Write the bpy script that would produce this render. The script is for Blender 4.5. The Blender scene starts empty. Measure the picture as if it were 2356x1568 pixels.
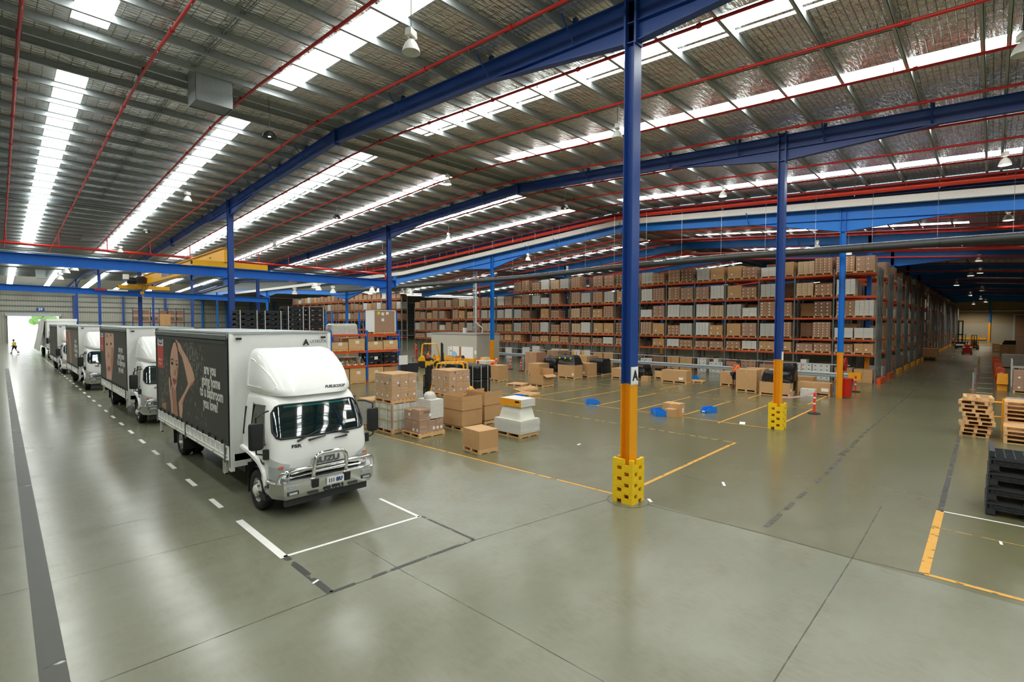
import bpy, math, random
import numpy as np
from mathutils import Matrix, Vector
R = random.Random(7)
SC = bpy.context.scene
COL = SC.collection
PI = math.pi
# ------------------------------------------------------------------ camera
F_PX, CAM_H = 1144.5, 3.95
AZ, PITCH, ROLL = math.radians(43.94), math.radians(-2.05), math.radians(.166)
_fw = np.array([math.cos(AZ)*math.cos(PITCH), math.sin(AZ)*math.cos(PITCH), math.sin(PITCH)])
_r0 = np.array([math.sin(AZ), -math.cos(AZ), 0.]); _u0 = np.cross(_r0, _fw)
_rt = _r0*math.cos(ROLL)+_u0*math.sin(ROLL); _up = np.cross(_rt, _fw)
cam = bpy.data.objects.new('camera', bpy.data.cameras.new('camera')); COL.objects.link(cam)
cam.data.sensor_width = 36; cam.data.lens = F_PX/2356*36
cam.data.clip_end = 600
M4 = Matrix.Identity(4)
for i in range(3):
    M4[i][0], M4[i][1], M4[i][2] = _rt[i], _up[i], -_fw[i]
M4[2][3] = CAM_H
cam.matrix_world = M4
def at_z(px, py, z):                      # the point at height z seen at a pixel of the 2356 x 1568 frame
    d = _fw+_rt*(px-1178)/F_PX+_up*(784-py)/F_PX; t = (z-CAM_H)/d[2]; return tuple(float(v) for v in (np.array((0, 0, CAM_H))+d*t))
def floor_pt(px, py): return at_z(px, py, 0)
SC.camera = cam
# ------------------------------------------------------------------ view, sky
SC.view_settings.view_transform = 'Standard'; SC.view_settings.look = 'None'
SC.view_settings.gamma = 1; SC.view_settings.use_curve_mapping = False
SC.view_settings.exposure = 0.3
SKYLIGHT = 11.0
W = bpy.data.worlds.new('sky'); SC.world = W; W.use_nodes = True
_nt = W.node_tree; _nt.nodes.clear()
_o = _nt.nodes.new('ShaderNodeOutputWorld'); _b = _nt.nodes.new('ShaderNodeBackground')
_b.inputs[0].default_value = (.93, .97, 1, 1); _b.inputs[1].default_value = 2.2
_nt.links.new(_b.outputs[0], _o.inputs[0])
SC.cycles.max_bounces = 7; SC.cycles.diffuse_bounces = 4; SC.cycles.glossy_bounces = 3
SC.cycles.transmission_bounces = 4; SC.cycles.transparent_max_bounces = 6
SC.cycles.caustics_reflective = False; SC.cycles.caustics_refractive = False
SC.cycles.sample_clamp_indirect = 6
# ------------------------------------------------------------------ materials
def lin(c):
    f = lambda v: v/12.92 if v <= .04045 else ((v+.055)/1.055)**2.4
    return tuple(f(v/255) for v in c)+(1,)
MATS = {}
def mat(name, rgb, rough=.5, metal=0, var=.12, scale=6., bump=0, bscale=40, coat=0, stretch=(1, 1, 1), spec=.5, emit=0, trans=0, alpha=1):
    m = bpy.data.materials.new(name); m.use_nodes = True; MATS[name] = m
    nt = m.node_tree; b = nt.nodes['Principled BSDF']; L = nt.links.new
    b.inputs['Roughness'].default_value = rough; b.inputs['Metallic'].default_value = metal
    b.inputs['Specular IOR Level'].default_value = spec; b.inputs['Coat Weight'].default_value = coat
    b.inputs['Transmission Weight'].default_value = trans; b.inputs['Alpha'].default_value = alpha
    c = lin(rgb)
    b.inputs['Base Color'].default_value = c
    tc = nt.nodes.new('ShaderNodeTexCoord'); mp = nt.nodes.new('ShaderNodeMapping'); L(tc.outputs['Object'], mp.inputs[0])
    mp.inputs['Scale'].default_value = stretch
    if var:
        n = nt.nodes.new('ShaderNodeTexNoise'); n.inputs['Scale'].default_value = scale; n.inputs['Detail'].default_value = 4
        L(mp.outputs[0], n.inputs['Vector'])
        r = nt.nodes.new('ShaderNodeMix'); r.data_type = 'RGBA'
        r.inputs[6].default_value = tuple(v*(1-var) for v in c[:3])+(1,); r.inputs[7].default_value = tuple(min(1, v*(1+var)) for v in c[:3])+(1,)
        L(n.outputs['Fac'], r.inputs[0]); L(r.outputs[2], b.inputs['Base Color'])
    if bump:
        n2 = nt.nodes.new('ShaderNodeTexNoise'); n2.inputs['Scale'].default_value = bscale; L(mp.outputs[0], n2.inputs['Vector'])
        bp = nt.nodes.new('ShaderNodeBump'); bp.inputs['Strength'].default_value = bump; bp.inputs['Distance'].default_value = .02
        L(n2.outputs['Fac'], bp.inputs['Height']); L(bp.outputs[0], b.inputs['Normal'])
    if emit:
        b.inputs['Emission Color'].default_value = c; b.inputs['Emission Strength'].default_value = emit
    return m
mat('navy', (34, 72, 146), .38, var=.08); mat('blue', (8, 120, 212), .4, var=.08); mat('brightblue', (6, 104, 200), .45)
mat('yellow', (238, 160, 8), .45, var=.06, scale=2); mat('guard', (240, 198, 20), .5, var=.1, scale=9)
mat('crane', (238, 176, 20), .4, var=.06); mat('orange', (214, 80, 30), .45); mat('red', (200, 38, 32), .4)
mat('galv', (176, 184, 186), .42, metal=.35, var=.18, scale=14); mat('galvdark', (112, 119, 117), .45, metal=.35, var=.2); mat('laneblack', (66, 66, 60), .6, var=.25, scale=2)
mat('steel', (200, 202, 200), .25, metal=.9, var=.1); mat('chrome', (225, 226, 224), .1, metal=1, var=.03)
mat('alu', (205, 206, 204), .22, metal=.95, var=.05)
mat('white', (248, 249, 246), .3, var=.03, coat=.3); mat('whitepaint', (232, 232, 226), .55, var=.08, scale=12)
mat('black', (28, 29, 31), .5, var=.2); mat('rubber', (34, 33, 32), .75, var=.2); mat('darkgrey', (60, 62, 63), .5)
mat('plastic', (44, 47, 52), .42, var=.15); mat('duct', (50, 51, 48), .55, var=.1)
mat('blackwrap', (26, 27, 28), .22, var=.3, bump=.7, bscale=9); mat('bin', (14, 122, 226), .35)
mat('glass', (10, 30, 32), .05, var=0, spec=.9, coat=1); mat('lens', (196, 202, 206), .1, metal=.35, var=.4, scale=55, coat=1)  # lens: strong colour noise paints sparkle into the lamp glass
mat('amber', (225, 110, 60), .25); mat('redlamp', (190, 30, 20), .3)
for nm, c in (('kraft', (192, 150, 102)), ('carton', (170, 130, 98)), ('cartonpink', (172, 137, 112)), ('cartondark', (128, 96, 70)), ('cartonlight', (200, 170, 134))):
    mat(nm, c, .75, var=.1, scale=3)
mat('cartonwhite', (214, 212, 204), .6, var=.08); mat('cartongrey', (186, 184, 174), .6, var=.1)
mat('wood', (214, 170, 118), .7, var=.25, scale=5, stretch=(1, 6, 6)); mat('wooddark', (176, 124, 80), .75, var=.25, scale=5, stretch=(1, 6, 6))
mat('pine', (222, 178, 122), .65, var=.2, scale=3, stretch=(1, 1, 9)); mat('paper', (238, 238, 234), .6, var=.03); mat('ink', (30, 30, 36), .6)
mat('skin', (196, 140, 112), .55, var=.08); mat('skindark', (120, 80, 62), .55); mat('hivis', (250, 104, 24), .65, var=.12); mat('hivisred', (235, 52, 30), .65)
mat('hivisyellow', (215, 225, 40), .6); mat('cloth', (28, 30, 44), .8); mat('boot', (120, 84, 58), .8); mat('hair', (46, 36, 30), .7)
mat('wallaisle', (150, 134, 104), .7, var=.05); mat('wallbeige', (164, 163, 152), .7, var=.05); mat('concretepanel', (150, 144, 128), .75, var=.08); mat('office', (182, 178, 164), .6, var=.05)
mat('poster', (50, 48, 46), .42, var=.3, scale=1.2); mat('postergrey', (104, 100, 94), .45, var=.15); mat('posterhair', (36, 32, 30), .45)
mat('posterskin', (226, 178, 152), .45, var=.15, scale=2.5); mat('postershade', (186, 130, 104), .45, var=.15, scale=3); mat('postertext', (236, 236, 232), .45)
mat('posterspray', (150, 150, 146), .4, var=.2); mat('posterred', (222, 74, 52), .45); mat('posterblue', (30, 56, 120), .45); mat('lip', (176, 72, 66), .4); mat('reflector', (200, 205, 205), .2)
mat('wraplight', (200, 196, 188), .2, var=.2, bump=.6, bscale=7); mat('tub', (222, 222, 208), .25, var=.04); mat('green', (96, 140, 96), .6)
mat('orangebox', (240, 160, 20), .5); mat('strap', (176, 176, 70), .5); mat('grass', (120, 140, 70), .8); mat('corkboard', (176, 112, 62), .8); mat('mapblue', (150, 200, 230), .6)
mat('tree', (110, 150, 80), .8, var=.4); mat('teal', (24, 96, 92), .1)
mat('lampglow', (255, 246, 225), .4, var=0, emit=14); mat('limetag', (216, 232, 40), .5)
def M(n): return MATS[n]

# clear stretch film: glossy, wrinkled, mostly see-through
def film():
    m = mat('film', (236, 236, 232), .12, var=0, spec=.8, bump=1, bscale=16, stretch=(1, 1, 3)); nt = m.node_tree; b = nt.nodes['Principled BSDF']; L = nt.links.new
    tc = nt.nodes.new('ShaderNodeTexCoord'); mp = nt.nodes.new('ShaderNodeMapping'); mp.inputs['Scale'].default_value = (1.2, 1.2, 7); mp.inputs['Rotation'].default_value = (.5, .3, 0); L(tc.outputs['Object'], mp.inputs[0])
    n = nt.nodes.new('ShaderNodeTexNoise'); n.inputs['Scale'].default_value = 3; n.inputs['Detail'].default_value = 6; L(mp.outputs[0], n.inputs['Vector'])
    r = nt.nodes.new('ShaderNodeMapRange'); r.inputs[1].default_value = .45; r.inputs[2].default_value = .75; r.inputs[3].default_value = .05; r.inputs[4].default_value = .36; L(n.outputs['Fac'], r.inputs[0]); L(r.outputs[0], b.inputs['Alpha'])
film()
# roof foil: silver reflective insulation over wire mesh
def foil(name, tint, rough):
    m = mat(name, tint, rough, metal=.68, var=0); nt = m.node_tree; b = nt.nodes['Principled BSDF']; L = nt.links.new
    tc = nt.nodes.new('ShaderNodeTexCoord')
    def noise(sc, st, det=3):
        mp = nt.nodes.new('ShaderNodeMapping'); mp.inputs['Scale'].default_value = st; L(tc.outputs['Object'], mp.inputs[0])
        n = nt.nodes.new('ShaderNodeTexNoise'); n.inputs['Scale'].default_value = sc; n.inputs['Detail'].default_value = det; L(mp.outputs[0], n.inputs['Vector']); return n
    br = nt.nodes.new('ShaderNodeTexBrick'); br.offset = 0; L(tc.outputs['Object'], br.inputs['Vector'])
    for k, v in (('Scale', 1), ('Mortar Size', .011), ('Mortar Smooth', .6), ('Brick Width', .3), ('Row Height', .15)): br.inputs[k].default_value = v
    n1 = noise(3.2, (1, 3, 1)); n2 = noise(.5, (1, 1, 1), 2)
    c = lin(tint)
    mx = nt.nodes.new('ShaderNodeMix'); mx.data_type = 'RGBA'
    mx.inputs[6].default_value = tuple(v*.72 for v in c[:3])+(1,); mx.inputs[7].default_value = tuple(min(1, v*1.1) for v in c[:3])+(1,)
    L(n2.outputs['Fac'], mx.inputs[0])
    m2 = nt.nodes.new('ShaderNodeMix'); m2.data_type = 'RGBA'; m2.inputs[7].default_value = (.09, .09, .085, 1)
    L(mx.outputs[2], m2.inputs[6])
    s = nt.nodes.new('ShaderNodeMath'); s.operation = 'MULTIPLY'; s.inputs[1].default_value = .6; L(br.outputs['Fac'], s.inputs[0]); L(s.outputs[0], m2.inputs[0])
    L(m2.outputs[2], b.inputs['Base Color'])
    bp = nt.nodes.new('ShaderNodeBump'); bp.inputs['Strength'].default_value = 1; bp.inputs['Distance'].default_value = .09
    ad = nt.nodes.new('ShaderNodeMath'); ad.operation = 'ADD'; L(n1.outputs['Fac'], ad.inputs[0])
    s2 = nt.nodes.new('ShaderNodeMath'); s2.operation = 'MULTIPLY'; s2.inputs[1].default_value = .8; L(br.outputs['Fac'], s2.inputs[0]); L(s2.outputs[0], ad.inputs[1])
    L(ad.outputs[0], bp.inputs['Height']); L(bp.outputs[0], b.inputs['Normal'])
    return m
foil('foil', (250, 248, 242), .25); foil('foilred', (222, 208, 198), .28)
# polished warehouse concrete
def concrete(name, ca, cb, cc, cd):
    m = mat(name, ca, .3, var=0); nt = m.node_tree; b = nt.nodes['Principled BSDF']; L = nt.links.new
    tc = nt.nodes.new('ShaderNodeTexCoord')
    def noise(sc, st=(1, 1, 1), det=5):
        mp = nt.nodes.new('ShaderNodeMapping'); mp.inputs['Scale'].default_value = st; L(tc.outputs['Object'], mp.inputs[0])
        n = nt.nodes.new('ShaderNodeTexNoise'); n.inputs['Scale'].default_value = sc; n.inputs['Detail'].default_value = det; n.inputs['Roughness'].default_value = .6
        L(mp.outputs[0], n.inputs['Vector']); return n
    def mixc(f, a, c2):
        x = nt.nodes.new('ShaderNodeMix'); x.data_type = 'RGBA'
        for i, v in ((6, a), (7, c2)):
            if isinstance(v, tuple): x.inputs[i].default_value = v
            else: L(v, x.inputs[i])
        L(f, x.inputs[0]); return x.outputs[2]
    def ramp(v, a, c2):
        r = nt.nodes.new('ShaderNodeMapRange'); r.inputs[1].default_value = a; r.inputs[2].default_value = c2; L(v, r.inputs[0]); return r.outputs[0]
    big = noise(.16, (1, 1, 1), 3); mid = noise(.9, (1, 1.6, 1)); fine = noise(14, (1, .35, 1), 6)
    c1 = mixc(ramp(big.outputs['Fac'], .3, .7), lin(ca), lin(cb))
    c2 = mixc(ramp(mid.outputs['Fac'], .4, .9), c1, lin(cc))
    c3 = mixc(ramp(fine.outputs['Fac'], .3, .95), c2, lin(cd))
    sp = noise(60, (1, 1, 1), 2)
    c4 = mixc(ramp(sp.outputs['Fac'], .74, .8), c3, tuple(v*.86 for v in lin(cd)[:3])+(1,))
    L(c4, b.inputs['Base Color'])
    L(ramp(mid.outputs['Fac'], 0, 1), b.inputs['Roughness'])
    r = nt.nodes.new('ShaderNodeMapRange'); r.inputs[1].default_value = .3; r.inputs[2].default_value = .7; r.inputs[3].default_value = .18; r.inputs[4].default_value = .25
    L(mid.outputs['Fac'], r.inputs[0]); L(r.outputs[0], b.inputs['Roughness'])
concrete('concrete', (109, 111, 93), (124, 127, 110), (102, 99, 76), (122, 122, 103)); concrete('concretedark', (96, 95, 69), (108, 108, 83), (88, 84, 58), (104, 101, 75))
# worn floor paint: patches are rubbed through to bare concrete
def worn(name, rgb, lo, hi, sc=5):
    m = mat(name, rgb, .45, var=.1); nt = m.node_tree; b = nt.nodes['Principled BSDF']; L = nt.links.new
    n = nt.nodes.new('ShaderNodeTexNoise'); n.inputs['Scale'].default_value = sc; n.inputs['Detail'].default_value = 6
    tc = nt.nodes.new('ShaderNodeTexCoord'); L(tc.outputs['Object'], n.inputs['Vector'])
    r = nt.nodes.new('ShaderNodeMapRange'); r.inputs[1].default_value = lo; r.inputs[2].default_value = hi; L(n.outputs['Fac'], r.inputs[0])
    L(r.outputs[0], b.inputs['Alpha'])
worn('lineyellow', (206, 152, 56), .3, .42); worn('linefaint', (180, 146, 74), .3, .6); worn('linewhite', (232, 232, 226), .2, .3)
worn('lanepaint', (62, 63, 56), .34, .37, 1.6); worn('wornline', (78, 76, 68), .46, .56, 2.2); worn('lineblack', (62, 62, 60), .42, .46, 3); worn('joint', (74, 73, 62), .3, .55, 2)
# ------------------------------------------------------------------ geometry helpers
class MB:
    """collects polygons and links them as one mesh"""
    def __init__(s): s.v, s.f, s.m, s.mi = [], [], [], 0
    def use(s, i): s.mi = i; return s
    def poly(s, pts, faces):
        o = len(s.v); s.v += [tuple(p) for p in pts]
        for f in faces: s.f.append([i+o for i in f]); s.m.append(s.mi)
        return s
    def box(s, x0, x1, y0, y1, z0, z1):
        return s.poly([(x, y, z) for z in (z0, z1) for y in (y0, y1) for x in (x0, x1)],
                      [(0, 2, 3, 1), (4, 5, 7, 6), (0, 1, 5, 4), (2, 6, 7, 3), (0, 4, 6, 2), (1, 3, 7, 5)])
    def cbox(s, c, d, rz=0, taper=1):
        hx, hy = d[0]/2, d[1]/2; ca, sa = math.cos(rz), math.sin(rz); P = []
        for z, t in ((0, 1), (d[2], taper)):
            for y in (-hy, hy):
                for x in (-hx, hx): P.append((c[0]+(x*ca-y*sa)*t, c[1]+(x*sa+y*ca)*t, c[2]+z))
        return s.poly(P, [(0, 2, 3, 1), (4, 5, 7, 6), (0, 1, 5, 4), (2, 6, 7, 3), (0, 4, 6, 2), (1, 3, 7, 5)])
    def prism(s, prof, axis, a, b):
        """2-D profile pushed along an axis from a to b"""
        def P(u, w, t): return {'x': (t, u, w), 'y': (u, t, w), 'z': (u, w, t)}[axis]
        n = len(prof); pts = [P(u, w, a) for u, w in prof]+[P(u, w, b) for u, w in prof]
        return s.poly(pts, [tuple(range(n))[::-1], tuple(range(n, 2*n))]+[(i, (i+1) % n, n+(i+1) % n, n+i) for i in range(n)])
    def tube(s, path, r, n=8, cap=True):
        path = [Vector(p) for p in path]; rings = []
        rr = r if isinstance(r, (list, tuple)) else [r]*len(path)
        up = None
        for i, p in enumerate(path):
            d = (path[min(i+1, len(path)-1)]-path[max(i-1, 0)])
            if d.length < 1e-9: d = Vector((0, 0, 1))
            d.normalize()
            if up is None: up = Vector((0, 0, 1)) if abs(d.z) < .9 else Vector((1, 0, 0))
            a = d.cross(up)
            if a.length < 1e-4: a = d.cross(Vector((0, 1, 0)))
            a.normalize(); b = a.cross(d); up = b
            rings.append([p+(a*math.cos(2*PI*k/n)+b*math.sin(2*PI*k/n))*rr[i] for k in range(n)])
        pts = [q for g in rings for q in g]; fs = []
        for i in range(len(rings)-1):
            for k in range(n): fs.append((i*n+k, i*n+(k+1) % n, (i+1)*n+(k+1) % n, (i+1)*n+k))
        if cap: fs += [tuple(range(n))[::-1], tuple(range((len(rings)-1)*n, len(rings)*n))]
        return s.poly(pts, fs)
    def lathe(s, prof, c, axis='z', n=20):
        """(radius, height) profile turned about an axis through c"""
        pts = []
        for r, h in prof:
            for k in range(n):
                a = 2*PI*k/n; u, w = r*math.cos(a), r*math.sin(a)
                pts.append({'z': (c[0]+u, c[1]+w, c[2]+h), 'x': (c[0]+h, c[1]+u, c[2]+w), 'y': (c[0]+u, c[1]+h, c[2]+w)}[axis])
        fs = [(i*n+k, i*n+(k+1) % n, (i+1)*n+(k+1) % n, (i+1)*n+k) for i in range(len(prof)-1) for k in range(n)]
        return s.poly(pts, fs)
    def grid(s, rows, close=False):
        n = len(rows[0]); pts = [p for r in rows for p in r]
        return s.poly(pts, [(i*n+k, i*n+(k+1) % n, (i+1)*n+(k+1) % n, (i+1)*n+k) for i in range(len(rows)-1) for k in range(n if close else n-1)])
    def mesh(s, name, mats, smooth=0):
        me = bpy.data.meshes.new(name); me.from_pydata(s.v, [], s.f)
        for m in ([mats] if isinstance(mats, str) else mats): me.materials.append(M(m))
        if len(me.materials) > 1: me.polygons.foreach_set('material_index', s.m)
        me.update()
        if smooth: me.shade_smooth(); me.set_sharp_from_angle(angle=math.radians(smooth))
        return me
    def build(s, name, mats, parent=None, loc=None, rz=0, smooth=0):
        return link(name, s.mesh(name, mats, smooth), parent, loc, rz)
    def each(s, name, mats, parent=None, smooth=0):
        """every connected piece becomes a part of its own"""
        up = list(range(len(s.v)))
        def root(i):
            while up[i] != i: up[i] = up[up[i]]; i = up[i]
            return i
        for f in s.f:
            a = root(f[0])
            for i in f[1:]: up[root(i)] = a
        by = {}
        for f in s.f: by.setdefault(root(f[0]), []).append(f)
        out = []
        for fs in by.values():
            ids = sorted({i for f in fs for i in f}); ix = {v: k for k, v in enumerate(ids)}
            b = MB(); b.poly([s.v[i] for i in ids], [tuple(ix[i] for i in f) for f in fs]); out.append(b.build(name, mats, parent, smooth=smooth))
        return out
def link(name, me, parent=None, loc=None, rz=0):
    o = bpy.data.objects.new(name, me); COL.objects.link(o)
    if parent: o.parent = parent
    if loc is not None: o.location = loc
    if rz: o.rotation_euler = (0, 0, rz)
    return o
def tag(o, label=None, cat=None, group=None, kind=None):
    for k, v in (('label', label), ('category', cat), ('group', group), ('kind', kind)):
        if v: o[k] = v
    return o
def empty(name, loc=(0, 0, 0), rz=0, label=None, cat=None, group=None):
    return tag(link(name, None, None, loc, rz), label, cat, group)
def copy_tree(o, parent=None):
    c = o.copy(); COL.objects.link(c)
    if parent: c.parent = parent
    for ch in list(o.children): copy_tree(ch, c)
    return c
def struct(o, label=None, cat=None): return tag(o, label, cat, None, 'structure')
def text_mesh(txt, size, matn, spread=0, extrude=.002, align='CENTER', shear=0, xscale=1, space=1):
    cu = bpy.data.curves.new('lettering', 'FONT'); cu.body = txt; cu.size = size; cu.align_x = align; cu.align_y = 'CENTER'
    cu.extrude = extrude; cu.offset = spread; cu.shear = shear; cu.space_line = space; cu.resolution_u = 3
    ob = bpy.data.objects.new('lettering', cu); me = bpy.data.meshes.new_from_object(ob)
    bpy.data.objects.remove(ob); bpy.data.curves.remove(cu)
    if xscale != 1:
        for v in me.vertices: v.co.x *= xscale
    me.materials.clear(); me.materials.append(M(matn)); return me
def lettering(txt, size, matn, loc, face, parent=None, name='lettering', **k):
    """face: which way the writing looks (-y, -x, +x)"""
    o = link(name, text_mesh(txt, size, matn, **k), parent, loc)
    o.rotation_euler = {'-y': (PI/2, 0, 0), '-x': (PI/2, 0, -PI/2), '+x': (PI/2, 0, PI/2), 'up': (0, 0, 0)}[face] if isinstance(face, str) else face
    return o
ORD = 'first second third fourth fifth sixth seventh eighth ninth tenth eleventh twelfth thirteenth fourteenth fifteenth sixteenth seventeenth eighteenth nineteenth twentieth'.split()
def ordn(i):
    if i < 20: return ORD[i]
    t, u = divmod(i+1, 10); tens = {2: 'twent', 3: 'thirt', 4: 'fort', 5: 'fift', 6: 'sixt'}[t]
    return tens+'ieth' if u == 0 else tens+'y-'+ORD[u-1]
# ================================================================== the hall
YR = 19.2                                   # ridge of the near roof
def roofz(y):                               # underside of the purlins, navy hall
    if y < YR: return 11.7-.058*(YR-y)
    if y < 59.2: return 11.7-.045*(y-YR)
    return 9.9+.045*min(y-59.2, 40)-.045*max(0, y-99.2)
def roofz2(y):                              # light-blue hall
    d = abs(y-YR)
    if y > 59.2: return 8.0+.05*min(y-59.2, 40)
    return 11.0-.074*d
XE, YEND, XEND = 31.1, 131., 156.
fl = MB(); fl.poly([(-9, -30, 0), (10.02, -30, 0), (9.9, 5.7, 0), (8.6, 31, 0), (8.6, YEND, 0), (-9, YEND, 0)], [(0, 1, 2, 3, 4, 5)])
struct(fl.build('floor', 'concrete'), 'paler grey green concrete slab of the truck lane and foreground', 'floor')
fl = MB(); fl.poly([(10.02, -30, 0), (XEND, -30, 0), (XEND, YEND, 0), (8.6, YEND, 0), (8.6, 31, 0), (9.9, 5.7, 0)], [(0, 1, 2, 3, 4, 5)])
struct(fl.build('floor_store', 'concretedark'), 'darker olive concrete slab of the store area and aisle', 'floor')
g = MB(); g.poly([(-60, YEND+.3, -.03), (200, YEND+.3, -.03), (200, 300, -.03), (-60, 300, -.03)], [(0, 1, 2, 3)])
struct(g.build('ground_outside', 'whitepaint'), 'sunlit pale yard seen through the roller door', 'ground')
def skin(name, fz, x0, x1, ys, holes, m, dz=.2):
    """roof lining between skylights"""
    b = MB(); xs = sorted({x0, x1}|{h[i] for h in holes for i in (0, 1)})
    for j in range(len(ys)-1):
        a, c = ys[j], ys[j+1]
        cuts = sorted({a, c}|{v for h in holes for v in (h[2], h[3]) if a < v < c})
        for k in range(len(cuts)-1):
            y0, y1 = cuts[k], cuts[k+1]; ym = (y0+y1)/2
            run = None
            for i in range(len(xs)-1):
                xm = (xs[i]+xs[i+1])/2
                hole = any(h[0] < xm < h[1] and h[2] < ym < h[3] for h in holes)
                if hole: continue
                b.poly([(xs[i], y0, fz(y0)+dz), (xs[i+1], y0, fz(y0)+dz), (xs[i+1], y1, fz(y1)+dz), (xs[i], y1, fz(y1)+dz)], [(3, 2, 1, 0)])
    return struct(b.build(name, m), 'silver foil lined warehouse roof under wire mesh', 'ceiling')
SKYX = [(1.52, 2.27), (6.38, 7.14), (11.75, 12.5), (12.62, 12.76), (16.7, 17.45), (22.15, 22.95), (23.07, 23.22), (27.5, 28.35)]  # narrow strips are no skylights: their glow imitates the lit side flanges
SKYY = [(-21, 17.3), (21, 57.6), (61, 97.6), (100.8, 129)]
SKYX[0:0] = [(-3.8, -3.05)]
HOLES = [(a, b, c, d) for a, b in SKYX for c, d in SKYY]
skin('ceiling', roofz, -9, XE, [-30, YR, 59.2, 99.2, YEND], HOLES, 'foil')
SKYX2 = [(33.6, 34.3), (38.9, 39.6), (44.2, 44.9), (49.5, 50.2), (54.8, 55.5), (60.1, 60.8), (70.7, 71.4), (81.3, 82), (97, 97.7)]
SKYY2 = [(-20, -1.2), (1.1, 17.2), (21.2, 37.6), (40.2, 57.6), (61, 97.6)]
HOLES2 = [(a, b, c, d) for a, b in SKYX2 for c, d in SKYY2 if not (a > 52 and c < 18 and c > -5) and not (a > 42 and c < 0)]
skin('ceiling_rack_hall', roofz2, XE, XEND, [-30, YR, 59.2, 99.2, YEND], HOLES2, 'foilred')
for nm, holes, fz, st in (('skylight', HOLES, roofz, SKYLIGHT), ('skylight', HOLES2, roofz2, SKYLIGHT*.55)):
    key = 'sky%.2f' % st
    m = bpy.data.materials.new('daylight sheet'); m.use_nodes = True; MATS[key] = m
    b = m.node_tree.nodes['Principled BSDF']; b.inputs['Base Color'].default_value = (.8, .82, .82, 1); b.inputs['Roughness'].default_value = .6
    b.inputs['Emission Color'].default_value = (.975, 1, .955, 1); b.inputs['Emission Strength'].default_value = st
    for i, (a, b2, c, d) in enumerate(holes):
        k = MB()
        mid = YR if c < YR < d else None
        k.poly([(a, c, fz(c)+.2), (b2, c, fz(c)+.2), (b2, d, fz(d)+.2), (a, d, fz(d)+.2)], [(3, 2, 1, 0)])
        struct(k.build(nm, key), 'bright translucent skylight strip in the roof, the narrowest only imitating a lit edge', 'skylight')
# purlins
def purlin(name, x0, x1, y, z):
    b = MB(); s = .075 if y < YR else -.075
    b.prism([(y-.012, z), (y-.012, z+.2), (y+.012, z+.2), (y+.012, z)], 'x', x0, x1)
    b.box(x0, x1, min(y, y+s), max(y, y+s), z, z+.012)
    b.box(x0, x1, min(y, y+s), max(y, y+s), z+.188, z+.2)
    return struct(b.build(name, 'galv'), 'galvanised steel purlin under the foil roof', 'purlin')
py = [YR-.35, YR+.35, -.75, -.15, 38.5, 39.2]
y = YR-1.5
while y > -16: py.append(y); y -= 1.45
y = YR+1.5
while y < 59: py.append(y); y += 1.45
y = 60.6
while y < 112: py.append(y); y += 1.8
py = sorted(set(round(v, 3) for v in py)); out = []
for v in py:
    if not any(abs(v-q) < .5 and not (min(abs(v-YR), abs(q-YR)) < .5 or min(abs(v-38.85), abs(q-38.85)) < .5 or min(abs(v+.45), abs(q+.45)) < .5) for q in out): out.append(v)
for v in out: purlin('roof_purlin', -8.5, XE, v, roofz(v))
for v in out:
    if -12 < v < 59: purlin('roof_purlin', XE+.1, 120, v, roofz2(v))
# tie bridging between purlins
for x in (4.35, 9.0, 14.6, 25.6):
    b = MB(); b.prism([(x-.03, 0), (x+.03, 0), (x+.03, .03), (x-.03, .03)], 'y', 0, 1)
    b = MB()
    ys = [1.5, YR-1.5, YR+1.5, 37]
    for s, e in ((1.5, YR-1.5), (YR+1.5, 37)):
        for off in (-.04, .04): b.tube([(x+off, s, roofz(s)+.1), (x+off, e, roofz(e)+.1)], .016, 5)
    struct(b.build('purlin_bridging', 'galvdark'), 'slim steel bridging rods tying the purlins', 'bridging')
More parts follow.
